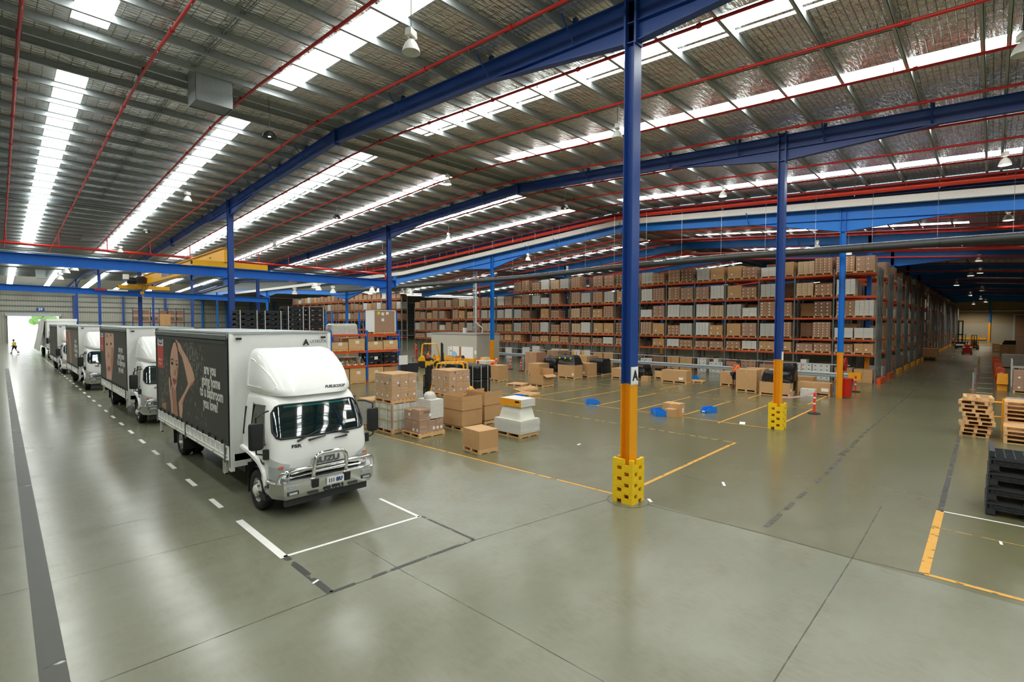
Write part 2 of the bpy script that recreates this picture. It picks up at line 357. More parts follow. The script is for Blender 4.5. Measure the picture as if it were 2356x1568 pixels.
# rafters: I-section with haunches at the columns
COLY = [5.75, 32.45, 59.2, 86., 112.5]
def rafter(name, x, fz, m, depth, hd, y0, y1, cols, tw=.2):
    ys = sorted({y0, y1, YR, 59.2, 99.2}|{c+o for c in cols for o in (-4.4, 0, 4.4)}); ys = [v for v in ys if y0 <= v <= y1]
    b = MB()
    top = lambda v: fz(v)
    bot = lambda v: fz(v)-depth
    def flange(f0, t):
        for i in range(len(ys)-1):
            a, c = ys[i], ys[i+1]; za, zc = f0(a), f0(c)
            P = [(x-tw/2, a, za), (x+tw/2, a, za), (x+tw/2, c, zc), (x-tw/2, c, zc)]
            b.poly(P+[(p[0], p[1], p[2]+t) for p in P], [(3, 2, 1, 0), (4, 5, 6, 7), (0, 1, 5, 4), (1, 2, 6, 5), (2, 3, 7, 6), (3, 0, 4, 7)])
    flange(lambda v: top(v)-.02, .02); flange(bot, .02)
    for i in range(len(ys)-1):
        a, c = ys[i], ys[i+1]
        b.poly([(x-.008, a, bot(a)), (x-.008, c, bot(c)), (x-.008, c, top(c)), (x-.008, a, top(a)), (x+.008, a, bot(a)), (x+.008, c, bot(c)), (x+.008, c, top(c)), (x+.008, a, top(a))],
               [(0, 1, 2, 3), (7, 6, 5, 4)])
    for c in cols:
        if not y0 <= c <= y1: continue
        for s in (-1, 1):
            e = c+4.4*s
            if not y0 <= e <= y1: continue
            zc, ze = bot(c), bot(e)
            lo = zc-hd
            P = [(x-tw/2, c, lo), (x+tw/2, c, lo), (x+tw/2, e, ze-.01), (x-tw/2, e, ze-.01)]
            b.poly(P+[(p[0], p[1], p[2]+.02) for p in P], [(3, 2, 1, 0), (4, 5, 6, 7), (0, 1, 5, 4), (1, 2, 6, 5), (2, 3, 7, 6), (3, 0, 4, 7)])
            b.poly([(x-.008, c, lo), (x-.008, e, ze), (x-.008, c, zc), (x+.008, c, lo), (x+.008, e, ze), (x+.008, c, zc)], [(0, 1, 2), (5, 4, 3)])
    return struct(b.build(name, m), None, None)
def braces(root, x, fz, m, ys, depth):
    b = MB()
    for v in ys:
        for s in (1,):
            b.tube([(x-.55, v, fz(v)+.05), (x-.06, v, fz(v)-depth+.03)], .028, 4)
        b.box(x-.05, x+.05, v-.05, v+.05, fz(v), fz(v)+.16)
    b.each('fly_brace', m, root)
def splice(root, x, fz, m, v, depth, tw=.2):
    b = MB(); b.box(x-tw/2-.02, x+tw/2+.02, v-.025, v+.025, fz(v)-depth-.1, fz(v)+.04); b.build('splice_plate', m, root)
def hcol(name, x, y, top, m, ym, label, yellow=2.62, w=.3, d=.24):
    """H-section column, yellow up to head height"""
    root = struct(empty(name, (x, y, 0)), label, 'column')
    def sec(z0, z1):
        b = MB(); t = .018
        b.box(-w/2, w/2, -d/2, -d/2+t, z0, z1); b.box(-w/2, w/2, d/2-t, d/2, z0, z1); b.box(-.008, .008, -d/2+t, d/2-t, z0, z1); return b
    sec(yellow, top).build('column_shaft', m, root)
    if yellow: sec(0, yellow).build('yellow_band', ym, root)
    return root
FRX = [-1.0, 9.72, 20.44]
for i, x in enumerate(FRX):
    r = rafter('roof_rafter', x, roofz, 'navy', .52, .42, -20, 130, COLY)
    tag(r, ('navy roof rafter above the camera side', 'navy roof rafter over the column lettered with a sign', 'navy roof rafter over the middle column row')[i], 'rafter')
    braces(r, x, roofz, 'navy', [-6, -3, 1.5, 4.4, 7.3, 10.2, 14.5, 22, 25, 28, 30.8, 35, 38, 41.5, 46, 49, 52, 55], .52)
    for v in (YR, 46.2): splice(r, x, roofz, 'navy', v, .52)
    for j, c in enumerate(COLY):
        if x < 0: continue
        zt = roofz(c)
        k = hcol('steel_column', x, c, zt+.1, 'navy', 'yellow', 'navy column with yellow foot, ' + ('near' if i == 1 else 'middle')+' row, '+ORD[j]+' along the row')
        b = MB()
        for s in (-1, 1):
            b.box(-.15, .15, s*.135-.014, s*.135+.014, zt-1.0, zt+.12)
        b.each('end_plate', 'navy', k)
# light-blue hall frames
FX2 = [XE+10.7*k for k in range(12)]
for i, x in enumerate(FX2):
    r = rafter('roof_rafter', x, roofz2, 'blue', .58, .62, -20, 58 if i else 130, COLY[:2] if i else COLY, .22)
    tag(r, 'light blue rafter, '+ordn(i)+' frame of the rack hall', 'rafter')
    if i < 6: braces(r, x, roofz2, 'blue', [YR-.2, 10.5, 25, 28], .58)
    for j, c in enumerate(COLY[:5] if i == 0 else [6.1, 32.45]):
        if i and j == 0: c = 6.15
        hcol('steel_column', x if i else x, c, roofz2(c), 'blue', 'yellow', 'light blue column with yellow foot, frame '+ordn(i)+', '+ORD[j]+' along it', 2.45, w=.28)
# navy gable-end rafter, fascia between the roofs
r = rafter('roof_rafter', XE-.25, roofz, 'navy', .45, .1, -20, 130, [], .2); tag(r, 'navy rafter behind the big red main pipe', 'rafter')
b = MB(); ys = [-20, YR, 59.2, 99.2, 130]
for i in range(4):
    a, c = ys[i], ys[i+1]
    b.poly([(XE+.05, a, roofz2(a)), (XE+.05, c, roofz2(c)), (XE+.05, c, roofz(c)+.2), (XE+.05, a, roofz(a)+.2)], [(0, 1, 2, 3)])
struct(b.build('wall_step', 'galvdark'), 'corrugated fascia between the high and low roofs', 'wall')
gut = lambda y: 11.1-.066*abs(y-YR) if y < 46 else 11.1-.066*26.8
b = MB()
for a, c in ((-10, YR), (YR, 46), (46, 100)):
    P = [(XE-.46, a, gut(a)-.2), (XE-.2, a, gut(a)-.2), (XE-.2, c, gut(c)-.2), (XE-.46, c, gut(c)-.2)]
    b.poly(P+[(p[0], p[1], p[2]+.36) for p in P], [(3, 2, 1, 0), (4, 5, 6, 7), (0, 1, 5, 4), (1, 2, 6, 5), (2, 3, 7, 6), (3, 0, 4, 7)])
tag(b.build('cable_trunking', 'whitepaint'), 'pale grey trunking running under the red main pipe', 'trunking')
# walls
b = MB()
def corr(x0, x1, z0, z1, y, n=None):
    n = n or int((x1-x0)/.36); pts = []
    for i in range(n):
        a = x0+(x1-x0)*i/n; w = (x1-x0)/n
        for u, d in ((0, 0), (.6, 0), (.7, .06), (.9, .06)): pts.append((a+w*u, y+d))
    pts.append((x1, y)); b.poly([(p[0], p[1], z0) for p in pts]+[(p[0], p[1], z1) for p in pts], [(i, i+1, len(pts)+i+1, len(pts)+i) for i in range(len(pts)-1)])
DX0, DX1, DZ = 1.55, 8.6, 5.0
corr(-9, DX0, 0, 11, YEND); corr(DX1, XEND, 0, 11, YEND); corr(DX0, DX1, DZ, 11, YEND)
struct(b.build('wall_end', 'wallbeige'), 'ribbed pale metal wall at the far end of the lane', 'wall')
b = MB()
for z in (5.9, 6.9, 7.9, 8.9, 9.8): b.box(-9, 110, YEND-.12, YEND-.02, z, z+.14)
for z in (1.3, 2.6, 3.9): b.box(DX1+.3, 110, YEND-.12, YEND-.02, z, z+.14)
struct(b.build('wall_girt', 'galvdark'), 'dark steel girts across the far ribbed wall', 'girt')
b = MB(); b.box(DX0-.3, DX1+.3, YEND-.5, YEND-.05, DZ, DZ+.55); dr = struct(b.build('door_1', 'galv'), 'rolled-up roller shutter above the open doorway', 'roller door')
b = MB(); b.box(DX0-.16, DX0, YEND-.15, YEND, 0, DZ); b.box(DX1, DX1+.16, YEND-.15, YEND, 0, DZ); b.build('door_track', 'galvdark', dr)
for x, m in ((10.9, 'navy'), (18.6, 'navy'), (26, 'navy')):
    b = MB(); b.box(x-.16, x+.16, YEND-.45, YEND-.1, 0, 9.2); struct(b.build('wall_column', m), 'navy column against the far ribbed wall', 'column')
for x in (33, 38, 43.5, 49):
    b = MB(); b.box(x-.16, x+.16, YEND-.45, YEND-.1, 0, 9.2); struct(b.build('wall_column', 'blue'), 'light blue column against the far ribbed wall', 'column')
sg = empty('door_number_sign', (6.0, YEND-.1, 6.3), 0, 'small navy sign numbered 29 above the roller door', 'sign')
b = MB(); b.box(-.55, .55, -.04, 0, -.33, .33); b.build('sign_board', 'navy', sg)
lettering('29', .62, 'paper', (0, -.06, 0), '-y', sg, 'numeral', spread=.015)
# outside tree and boundary
b = MB()
for i in range(26):
    a = R.uniform(0, 6.28); rr = R.uniform(.3, 2.2); b.lathe([(.05, -1), (.8, -.6), (1.1, 0), (.8, .6), (.05, 1)], (8.3+rr*math.cos(a), 172+rr*math.sin(a), 5.2+R.uniform(-1.5, 1.6)), 'z', 7)
t = empty('tree', (8.3, 172, 0), 0, 'round green tree outside beyond the open roller door', 'tree')
o = b.build('foliage', 'tree', t); o.location = (-8.3, -172, 0)
b = MB(); b.tube([(0, 0, 0), (0, 0, 4)], [.3, .2], 8); b.build('trunk', 'wooddark', t)
# end wall of the aisle
b = MB(); b.box(XEND, XEND+.3, -30, YEND, 4.2, 12); struct(b.build('wall_aisle_end', 'wallaisle'), 'beige cladding wall at the far end of the rack aisle', 'wall')
b = MB(); b.box(XEND-.1, XEND+.3, -30, YEND, 0, 4.2); struct(b.build('wall_aisle_base', 'concretepanel'), 'pale precast panel wall below the beige cladding', 'wall')
b = MB(); b.box(XEND-.4, XEND-.12, .2, .55, 4.4, 11); o = struct(b.build('wall_column', 'blue'), 'blue column on the wall at the end of the aisle', 'column')
b = MB(); b.box(XEND-.4, XEND-.12, .2, .55, 0, 4.4); b.build('yellow_band', 'yellow', o)
b = MB(); b.tube([(XEND-.25, -10, 7.0), (XEND-.25, 6, 7.05)], .09, 8); tag(b.build('wall_pipe', 'whitepaint'), 'thin white pipe across the wall ending the aisle', 'pipe')
b = MB(); b.box(XEND-.3, XEND-.15, .8, 6, .5, .95); tag(b.build('guard_rail', 'yellow'), 'yellow guard rail along the wall ending the aisle', 'guard rail')
b = MB(); b.box(XEND-.2, XEND-.1, -7.2, -3.4, 0, 6.3); o = struct(b.build('door_2', 'galv'), 'grey framed high doorway beside the aisle end column', 'doorway')
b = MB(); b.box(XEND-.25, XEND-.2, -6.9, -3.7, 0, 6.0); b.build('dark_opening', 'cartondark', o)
# walls behind and beside the camera (outside the frame, close the hall)
b = MB(); b.box(-9.3, -9, -30, YEND, 0, 13); struct(b.build('wall_left', 'wallbeige'), 'pale wall on the lane side of the hall', 'wall')
b = MB(); b.box(-9.3, XEND, -30.3, -30, 0, 13); struct(b.build('wall_back', 'wallbeige'), 'pale wall behind the camera', 'wall')
# ------------------------------------------------------------------ floor joints and paint
def strip(name, x0, y0, x1, y1, w, m, label, z=.004):
    d = Vector((x1-x0, y1-y0)); d.normalize(); n = Vector((-d.y, d.x))*w/2
    b = MB(); b.poly([(x0-n.x, y0-n.y, z), (x1-n.x, y1-n.y, z), (x1+n.x, y1+n.y, z), (x0+n.x, y0+n.y, z)], [(0, 1, 2, 3)])
    return struct(b.build(name, m), label, 'floor marking')
WH, YL, BK, JT = 'linewhite', 'lineyellow', 'lineblack', 'joint'
dash = [12.1-.15, 13.9, 16.05, 18.0, 20.2, 22.05, 23.3, 24.8, 26.4, 28.1, 29.9, 31.8, 33.8, 36.1, 38.6, 41.4, 44.2, 47.2, 50.4, 54, 58, 62.5, 67.5, 73, 79, 85, 91]
yy = 12.1
for i in range(38):
    strip('floor_dash', 3.25+.004*(yy-12), yy-.38, 3.25+.004*(yy-12), yy+.38, .1, WH, 'short white dash, '+ordn(i)+' along the truck lane'); yy += 2.02
strip('floor_line', 3.28, 10.72, 3.28, 8.46, .13, WH, 'thick white line beside the front wheel of the first truck')
strip('floor_line', 3.28, 8.5, 5.95, 8.3, .07, WH, 'white stop line ahead of the bull bar')
strip('floor_line', 5.9, 9.8, 5.9, 8.3, .07, WH, 'thin white line beside the bumper corner')
strip('floor_line', 3.3, 8.45, 3.31, 6.87, .1, BK, 'worn black line continuing the thick white line')
strip('floor_line', 3.31, 6.87, 5.97, 6.7, .07, BK, 'broken black line parallel to the white stop line')
strip('floor_line', 5.96, 8.3, 5.97, 6.7, .05, BK, 'short black line closing the worn black bay')
strip('floor_line', .34, 2, .56, 60, .24, 'lanepaint', 'wide dark worn line along the lane wall side')
def pstrip(name, pts, w, m, label):
    for (a, b_), (c, d) in zip(pts, pts[1:]):
        p, q = floor_pt(a, b_), floor_pt(c, d); strip(name, p[0], p[1], q[0], q[1], w, m, label, .003)
pstrip('floor_joint', [(1700, 1700), (1780, 1568), (1960, 1284), (2030, 1160)], .014, JT, 'long thin slab joint in the foreground')
pstrip('floor_joint', [(1490, 1160), (1750, 1225), (1965, 1284), (2127, 1322)], .022, JT, 'slab edge joint from the lettered column to the yellow bay')
pstrip('floor_joint', [(230, 1568), (760, 1364), (1092, 1242), (1425, 1140)], .014, JT, 'long slab joint running to the yellow column guard')
pstrip('floor_joint', [(814, 1245), (932, 1316), (1178, 1449), (1390, 1568)], .008, JT, 'fine diagonal joint in the foreground slab')
pstrip('floor_joint', [(0, 1370), (324, 1283), (612, 1213)], .008, JT, 'faint dashed joint left of the thick white line')
pstrip('floor_joint', [(0, 1265), (385, 1182)], .008, JT, 'faint joint crossing the truck lane')
pstrip('floor_joint', [(0, 1108), (359, 1056)], .012, JT, 'thin joint crossing the lane beside the truck rear wheel')
pstrip('floor_joint', [(1540, 1085), (1690, 1125)], .01, JT, 'short fine joint on the darker slab')
b = MB(); b.lathe([(.3, .002), (.44, .002)], (9.72, 5.75, 0), 'z', 32); struct(b.build('floor_ring', 'concrete'), 'round concrete patch at the foot of the lettered column', 'floor')
b = MB(); b.lathe([(.44, .003), (.455, .003)], (9.72, 5.75, 0), 'z', 40); struct(b.build('floor_joint', 'lineblack'), 'round saw cut about the lettered column', 'floor')
pstrip('floor_line', [(1750, 1222), (1900, 1090), (2000, 985)], .1, 'wornline', 'worn dark tyre line in patches towards the aisle')
strip('floor_line', 17.5, 3.2, 150, 3.55, .1, 'wornline', 'dark tyre worn strip along the rack aisle')
strip('floor_line', 13.8, .68, 23.6, .72, .1, BK, 'dark strip leading to the stacked wooden pallets')
strip('floor_line', 10.14, .67, 13.8, .68, .13, YL, 'bold yellow line at the edge of the black pallet bay')
strip('floor_line', 13.8, .68, 13.95, -3, .06, WH, 'white line before the black plastic pallets')
strip('floor_line', 12.6, .68, 12.7, -2.5, .04, 'linefaint', 'faint yellow line inside the bay')
strip('floor_line', 10.12, .66, 10.2, -4, .09, YL, 'yellow line along the slab joint')
strip('floor_line', 9.3, 15.6, 9.86, 6.15, .08, YL, 'yellow line from the pallets to the lettered column')
strip('floor_line', 8.75, 29, 9.3, 15.6, .07, 'linefaint', 'faint yellow line beside the pallet row')
strip('floor_line', 10.9, 6.04, 16.98, 6.04, .1, YL, 'yellow line from the lettered column guard')
strip('floor_line', 16.98, 6.0, 16.9, 27, .07, 'linefaint', 'thin yellow line crossing the open floor')
strip('floor_line', 20.25, 6.0, 19.3, 31, .08, YL, 'yellow line along the blue bins')
strip('floor_line', 26.3, 5.9, 25.4, 32, .07, 'linefaint', 'thin yellow line through the middle of the bays')
strip('floor_line', 20.9, 5.9, 26.3, 5.9, .1, YL, 'yellow line beside the orange bollard')
for i, v in enumerate((7.75, 9.5, 11.6, 13.6, 15.7, 17.7, 19.7, 21.8, 24, 26.3)):
    strip('floor_line', 19.9, v, 25.9, v, .09, YL if i < 6 else 'linefaint', 'yellow bay line, '+ORD[i]+' from the guarded column')
for i, v in enumerate((6.4, 9.2, 11.9, 14.3, 17.1, 19.5, 22, 24.6)):
    strip('floor_line', 27.6, v, 32.8, v, .1, YL if i < 5 else 'linefaint', 'yellow bay line by the guard rail, '+ORD[i]+' from the blue column')
strip('floor_line', 27.5, 6, 27.2, 31, .07, 'linefaint', 'thin yellow line near the loads by the guard rail')
for i, v in enumerate((33.5, 34.7, 36.6, 39.5, 42.5, 46, 51, 57, 65)):
    strip('floor_dash', v, -.15, v, .55, .16, 'linewhite', 'pale crossing dash, '+ORD[i]+' along the walkway by the barrier')
# ================================================================== delivery trucks
ART1 = [('posterhair', [(8.08, 2.66), (8.1, 3.04), (7.86, 3.32), (7.41, 3.52), (7.1, 3.48), (6.88, 3.29), (6.8, 3.09), (6.92, 2.86), (7.03, 2.51), (7.21, 2.14), (7.43, 2.01), (7.95, 2.29)]),
 ('postershade', [(7.74, 2.09), (7.49, 1.94), (7.26, 1.96), (7.25, 1.66), (7.17, 1.46), (7.12, 1.19), (7.82, 1.21), (7.83, 1.46)]),
 ('posterskin', [(7.93, 2.8), (7.78, 3.07), (7.48, 3.33), (7.24, 3.37), (7.02, 3.14), (6.94, 2.83), (7.02, 2.41), (7.15, 2.17), (7.37, 1.92), (7.59, 1.99), (7.78, 2.14), (7.93, 2.43)]),
 ('posterskin', [(7.46, 3.51), (7.17, 3.51), (6.96, 3.38), (6.71, 3.34), (6.43, 3.18), (5.93, 2.96), (5.59, 2.76), (5.34, 2.58), (5.27, 2.42), (5.4, 2.31), (5.81, 2.15), (6.25, 1.89), (6.55, 1.63), (6.57, 1.43), (6.69, 1.2), (6.91, 1.23), (7.02, 1.61), (6.79, 1.74), (6.28, 2.02), (5.94, 2.25), (6.11, 2.48), (6.28, 2.72), (6.54, 2.98), (6.89, 3.14), (7.04, 3.34)]),
 ('postershade', [(5.27, 2.42), (5.4, 2.31), (5.81, 2.15), (6.25, 1.89), (6.55, 1.63), (6.7, 1.59), (6.44, 1.82), (5.95, 2.1), (5.62, 2.3)]),
 ('postershade', [(9.07, 1.37), (8.54, 1.45), (8.52, 1.21), (9.12, 1.25)]),
 ('postershade', [(7.2, 2.66), (6.98, 2.62), (7.04, 2.36), (7.18, 2.14), (7.25, 2.29), (7.13, 2.46)]),
 ('posterskin', [(8.08, 2.28), (7.96, 2.27), (7.94, 2.02), (7.91, 1.87), (7.8, 2.07), (7.72, 2.06), (7.8, 1.81), (7.68, 1.56), (7.66, 1.21), (7.88, 1.21), (7.94, 1.53), (8.07, 1.82), (8.15, 2.11)]),
 ('posterhair', [(7.83, 2.74), (7.69, 2.78), (7.5, 2.74), (7.53, 2.7), (7.67, 2.67), (7.79, 2.69)]), ('posterhair', [(7.28, 2.72), (7.13, 2.76), (7.0, 2.72), (7.04, 2.69), (7.17, 2.68)]),
 ('posterhair', [(7.87, 2.82), (7.64, 2.88), (7.46, 2.84), (7.46, 2.81), (7.65, 2.85), (7.85, 2.79)]), ('posterhair', [(7.27, 2.81), (7.08, 2.85), (6.98, 2.81), (7.08, 2.83), (7.25, 2.79)]),
 ('postershade', [(7.47, 2.46), (7.31, 2.58), (7.26, 2.45), (7.3, 2.38), (7.48, 2.38)]), ('lip', [(7.66, 2.26), (7.46, 2.3), (7.25, 2.27), (7.19, 2.23), (7.35, 2.11), (7.53, 2.11), (7.62, 2.18)]), ('posterhair', [(7.6, 2.22), (7.44, 2.235), (7.28, 2.225), (7.42, 2.205)])]
ART2 = [('posterskin', [(8.21, 3.44), (5.64, 3.44), (5.61, 2.79), (5.92, 2.05), (6.5, 1.24), (8.03, 1.2), (8.0, 1.57), (8.27, 2.41)]), ('postershade', [(6.35, 2.79), (5.61, 2.79), (5.92, 2.05), (6.5, 1.24), (6.56, 2.18)]),
 ('posterhair', [(8.01, 2.87), (7.6, 2.98), (7.34, 2.86), (7.66, 2.81)]), ('posterhair', [(6.73, 2.93), (6.37, 3.02), (6.11, 2.93), (6.41, 2.88)]), ('postershade', [(7.5, 2.3), (7.14, 2.52), (6.85, 2.3), (7.19, 2.23)]),
 ('lip', [(7.76, 1.72), (7.24, 1.88), (6.66, 1.8), (7.07, 1.62), (7.51, 1.6)]), ('posterhair', [(8.05, 3.15), (7.61, 3.37), (7.24, 3.24), (7.25, 3.2), (7.63, 3.3)]), ('posterhair', [(6.8, 3.25), (6.36, 3.4), (5.98, 3.23), (6.37, 3.34)])]
ART3 = [('postershade', [(8.4, 3.4), (7.2, 3.44), (6.6, 2.6), (6.3, 1.3), (7.6, 1.2), (7.9, 2.3)])]
# cab surface: rows by height, points from the rear of one side round the nose
CZ = [.58, .8, 1.0, 1.12, 1.3, 1.5, 1.58, 1.7, 1.85, 2.0, 2.12, 2.22, 2.3, 2.37, 2.42, 2.45]
CF = [.3, .27, .26, .26, .27, .29, .31, .36, .43, .50, .56, .61, .66, .74, .9, 1.15]
CW = [1.09, 1.1, 1.1, 1.1, 1.1, 1.09, 1.09, 1.075, 1.06, 1.04, 1.02, 1.0, .985, .96, .9, .8]
def cab_row(z, rear=1.95, grow=0):
    f = float(np.interp(z, CZ, CF)); w = float(np.interp(z, CZ, CW))+grow; f -= grow
    r = .3; pts = []
    for i in range(7): pts.append((-w, rear+(f+r+.08-rear)*i/6))
    for i in range(1, 7):
        a = i/6*PI/2; pts.append((-w+r*(1-math.cos(a)), f+r+.08-(r)*math.sin(a)))
    n = 12
    for i in range(1, n+1):
        x = -w+r+(2*w-2*r)*i/n; t = x/(w-r); pts.append((x, f+.08*t*t))
    for i in range(1, 7):
        a = PI/2-i/6*PI/2; pts.append((w-r*(1-math.cos(a)), f+r+.08-r*math.sin(a)))
    for i in range(1, 7): pts.append((w, f+r+.08+(rear-f-r-.08)*i/6))
    return [(x, y, z) for x, y in pts]
def cab_patch(z0, z1, i0, i1, grow, nz=6, rear=1.95, lo=None, inset=0):
    rows = []
    for k in range(nz+1):
        t = k/nz; z = z0+(z1-z0)*t; r = cab_row(z, rear, grow)
        if inset and k in (0, nz): r = r
        rows.append(r[i0:i1+1])
    return rows
def wheel(parent, x, y, s, dual=False):
    """s: which side faces out"""
    w = empty('wheel', (x, y, .42)); w.parent = parent
    for dx in ((0, -s*.3) if dual else (0,)):
        b = MB(); b.lathe([(.25, -.11), (.3, -.125), (.385, -.125), (.41, -.105), (.42, -.07), (.42, .07), (.41, .105), (.385, .125), (.3, .125), (.25, .11)], (dx, 0, 0), 'x', 28)
        for k in (-.045, 0, .045): b.lathe([(.423, k-.006), (.423, k+.006)], (dx, 0, 0), 'x', 28)
        b.build('tyre', 'rubber', w, smooth=40)
    b = MB(); e = s*(.05 if dual else .0)
    b.lathe([(.3, .11*s), (.27, .1*s), (.235, .03*s if not dual else -.06*s), (.2, .02*s if not dual else -.06*s), (.19, .1*s if not dual else -.04*s), (.11, .12*s if not dual else .0), (.1, .17*s if not dual else .05*s), (.06, .19*s if not dual else .06*s), (0, .19*s if not dual else .06*s)], (0, 0, 0), 'x', 24)
    hub = b.build('rim', 'steel' if dual else 'whitepaint', w, smooth=40)
    b = MB()
    for k in range(8):
        a = 2*PI*k/8; p = (s*.1 if not dual else -.02*s, .155*math.cos(a), .155*math.sin(a)); b.tube([p, (p[0]+s*.05, p[1], p[2])], .02, 6)
    b.build('wheel_nut', 'galvdark', hub)
def make_truck(y0, cx, art, label, words, plate, near=True, bull=True):
    T = empty('delivery_truck', (cx, y0, 0), 0, label, 'truck', 'white curtain sided delivery trucks parked in line')
    # chassis
    b = MB()
    for x in (-.42, .36): b.box(x, x+.07, .6, 9.4, .52, .74)
    for y in (1.2, 2.4, 4, 5.6, 7.2, 8.9): b.box(-.4, .4, y, y+.1, .55, .7)
    b.box(-.85, -.45, 2.6, 3.6, .42, .74); b.box(.45, .9, 2.6, 3.9, .4, .74); b.box(-.95, .95, 1.6, 1.9, .6, 1.0); b.box(-.7, .7, .45, 1.5, .42, 1.0)
    b.box(-1.0, 1.0, 7.3, 7.5, .38, .46); b.box(-.9, .9, 1.1, 1.2, .36, .44)
    b.build('chassis', 'black', T)
    # cargo body
    b = MB(); zt = 3.68
    b.box(-1.2, 1.2, 2.5, 2.56, .62, zt); b.box(-1.2, 1.2, 9.72, 9.78, .75, zt); b.box(-1.16, 1.16, 2.5, 9.78, .76, .92)
    b.box(-1.2, -1.12, 2.45, 2.62, .54, zt); b.box(1.12, 1.2, 2.45, 2.62, .54, zt)
    b.build('cargo_body', 'white', T)
    b = MB(); b.box(-1.2, 1.2, 2.46, 9.8, zt, zt+.035); b.box(-1.17, 1.17, 2.5, 9.76, zt+.035, zt+.05); b.build('roof_sheet', 'galv', T)
    b = MB()
    for s in (-1, 1): b.prism([(s*1.2, zt-.01), (s*1.235, zt-.03), (s*1.235, zt-.13), (s*1.2, zt-.15)], 'y', 2.6, 9.78)
    b.each('curtain_rail', 'galvdark', T)
    b = MB()
    for s in (-1, 1): b.prism([(s*1.2, zt-.15), (s*1.225, zt-.16), (s*1.225, zt-.24), (s*1.2, zt-.25)], 'y', 2.62, 9.76)
    for s in (-1, 1): b.box(min(s*1.14, s*1.22), max(s*1.14, s*1.22), 9.7, 9.8, .75, zt+.06)
    for s in (-1, 1): b.box(min(s*1.17, s*1.215), max(s*1.17, s*1.215), 2.56, 2.63, 1.12, zt-.1)
    b.each('body_trim', 'darkgrey', T)
    # side curtains with the printed advertisement
    mats = ['poster']; b = MB(); b.box(1.19, 1.21, 2.6, 9.72, 1.12, 3.5); b.build('side_curtain', 'poster', T); b = MB(); b.box(-1.21, -1.19, 2.6, 9.72, 1.12, 3.5)
    def flat(pts, m, lay):
        if m not in mats: mats.append(m)
        b.use(mats.index(m)); x = -1.2105-.0005*lay; o = len(b.v); b.poly([(x, y, z) for y, z in pts], [tuple(range(len(pts)))])
    if art is not None:
        for i, (m, pts) in enumerate(art): flat(pts, m, 1+i)
        flat([(9.57, 3.2), (8.78, 3.2), (8.82, 2.5), (9.6, 2.5)], 'posterred', 3); flat([(9.55, 3.49), (8.76, 3.49), (8.78, 3.2), (9.57, 3.2)], 'postergrey' if art is ART3 else 'postertext', 3)
        flat([(9.42, 3.44), (9.15, 3.475), (8.9, 3.44), (8.9, 3.27), (9.15, 3.235), (9.42, 3.27)], 'posterblue', 4)
        if art is ART1:
            for k in range(420):
                q = R.random()
                if q < .55: y = R.gauss(5.6, .5); z = R.gauss(2.9, .32)
                elif q < .8: y = R.uniform(8.2, 9.3); z = R.uniform(1.4, 2.9)
                else: y = R.uniform(4.3, 6.2); z = R.uniform(1.3, 3.4)
                if not (2.7 < y < 9.6 and 1.25 < z < 3.4): continue
                w = R.uniform(.005, .022); h = R.uniform(.015, .07); flat([(y-w, z-h), (y+w, z-h*.7), (y+w, z+h), (y-w, z+h*.8)], 'posterspray', 0.4)
    b.mi = 0
    if not near:                               # gathered folds on the curtain of the trucks behind
        pass
    cur = b.build('side_curtain', mats if art is not ART3 else ['postergrey']+mats[1:], T)
    if art is not None:
        tm = 'postertext'
        for ln, (y, z) in zip(('are you', 'going home', 'to a bathroom', 'you love?'), ((3.9, 2.77), (3.85, 2.48), (3.83, 2.19), (3.9, 1.9))):
            lettering(ln, .37, tm, (-1.2138, y, z), '-x', cur, 'slogan', extrude=.0006, spread=.012, xscale=.86)
        lettering('reece', .19, tm, (-1.2138, 9.15, 3.355), '-x', cur, 'logo_lettering', extrude=.0006, spread=.006)
        lettering('Bathrooms', .1, tm, (-1.2138, 9.2, 2.76), '-x', cur, 'strapline', extrude=.0006); lettering('Elegance', .1, tm, (-1.2138, 9.22, 2.64), '-x', cur, 'strapline', extrude=.0006)
    b = MB()
    for s in (-1, 1):
        for i in range(13): b.box(min(s*1.215, s*1.235), max(s*1.215, s*1.235), 3.0+i*.52, 3.03+i*.52, 1.06, 1.2)
    b.each('curtain_buckle', 'black', T)
    # drop-side gates with pressed ribs
    for s in (-1, 1):
        b = MB(); a, c = sorted((s*1.2, s*1.225)); b.box(a, c, 2.62, 9.72, .78, 1.1)
        a, c = sorted((s*1.225, s*1.24)); b.box(a, c, 2.62, 9.72, 1.07, 1.1); b.box(a, c, 2.62, 9.72, .78, .81); b.box(a, c, 2.62, 9.72, .86, .885)
        for i in range(19): b.box(a, c, 2.75+i*.375, 2.8+i*.375, .88, 1.08)
        gt = b.build('side_gate', 'white', T)
        b = MB(); a, c = sorted((s*1.235, s*1.26))
        for y in (2.7, 6.15, 9.6): b.box(a, c, y, y+.045, .72, 1.16)
        b.each('gate_latch', 'galvdark', gt)
        b = MB(); a, c = sorted((s*1.24, s*1.246))
        for y in (3.6, 5.0, 7.2, 8.6): b.box(a, c, y, y+.08, .795, .825)
        b.each('side_reflector', 'redlamp', gt)
    b = MB()
    for y in (3.0, 9.55):
        for x in (-1.16, 1.1):
            b.box(x, x+.06, y, y+.03, .36, .78); b.box(x, x+.06, y+.17, y+.2, .36, .78); b.box(x, x+.06, y, y+.2, .36, .39)
    b.each('stand_leg', 'whitepaint', T)
    # cab
    rows = [cab_row(z) for z in CZ if z >= 1.1]
    b = MB(); b.grid(rows)
    top = rows[-1]; b.poly(top, [tuple(range(len(top)))])
    bk = [r[0] for r in rows]+[r[-1] for r in rows][::-1]; b.poly(bk, [tuple(range(len(bk)))])
    n = len(rows[0]); i0, i1 = 5, n-6
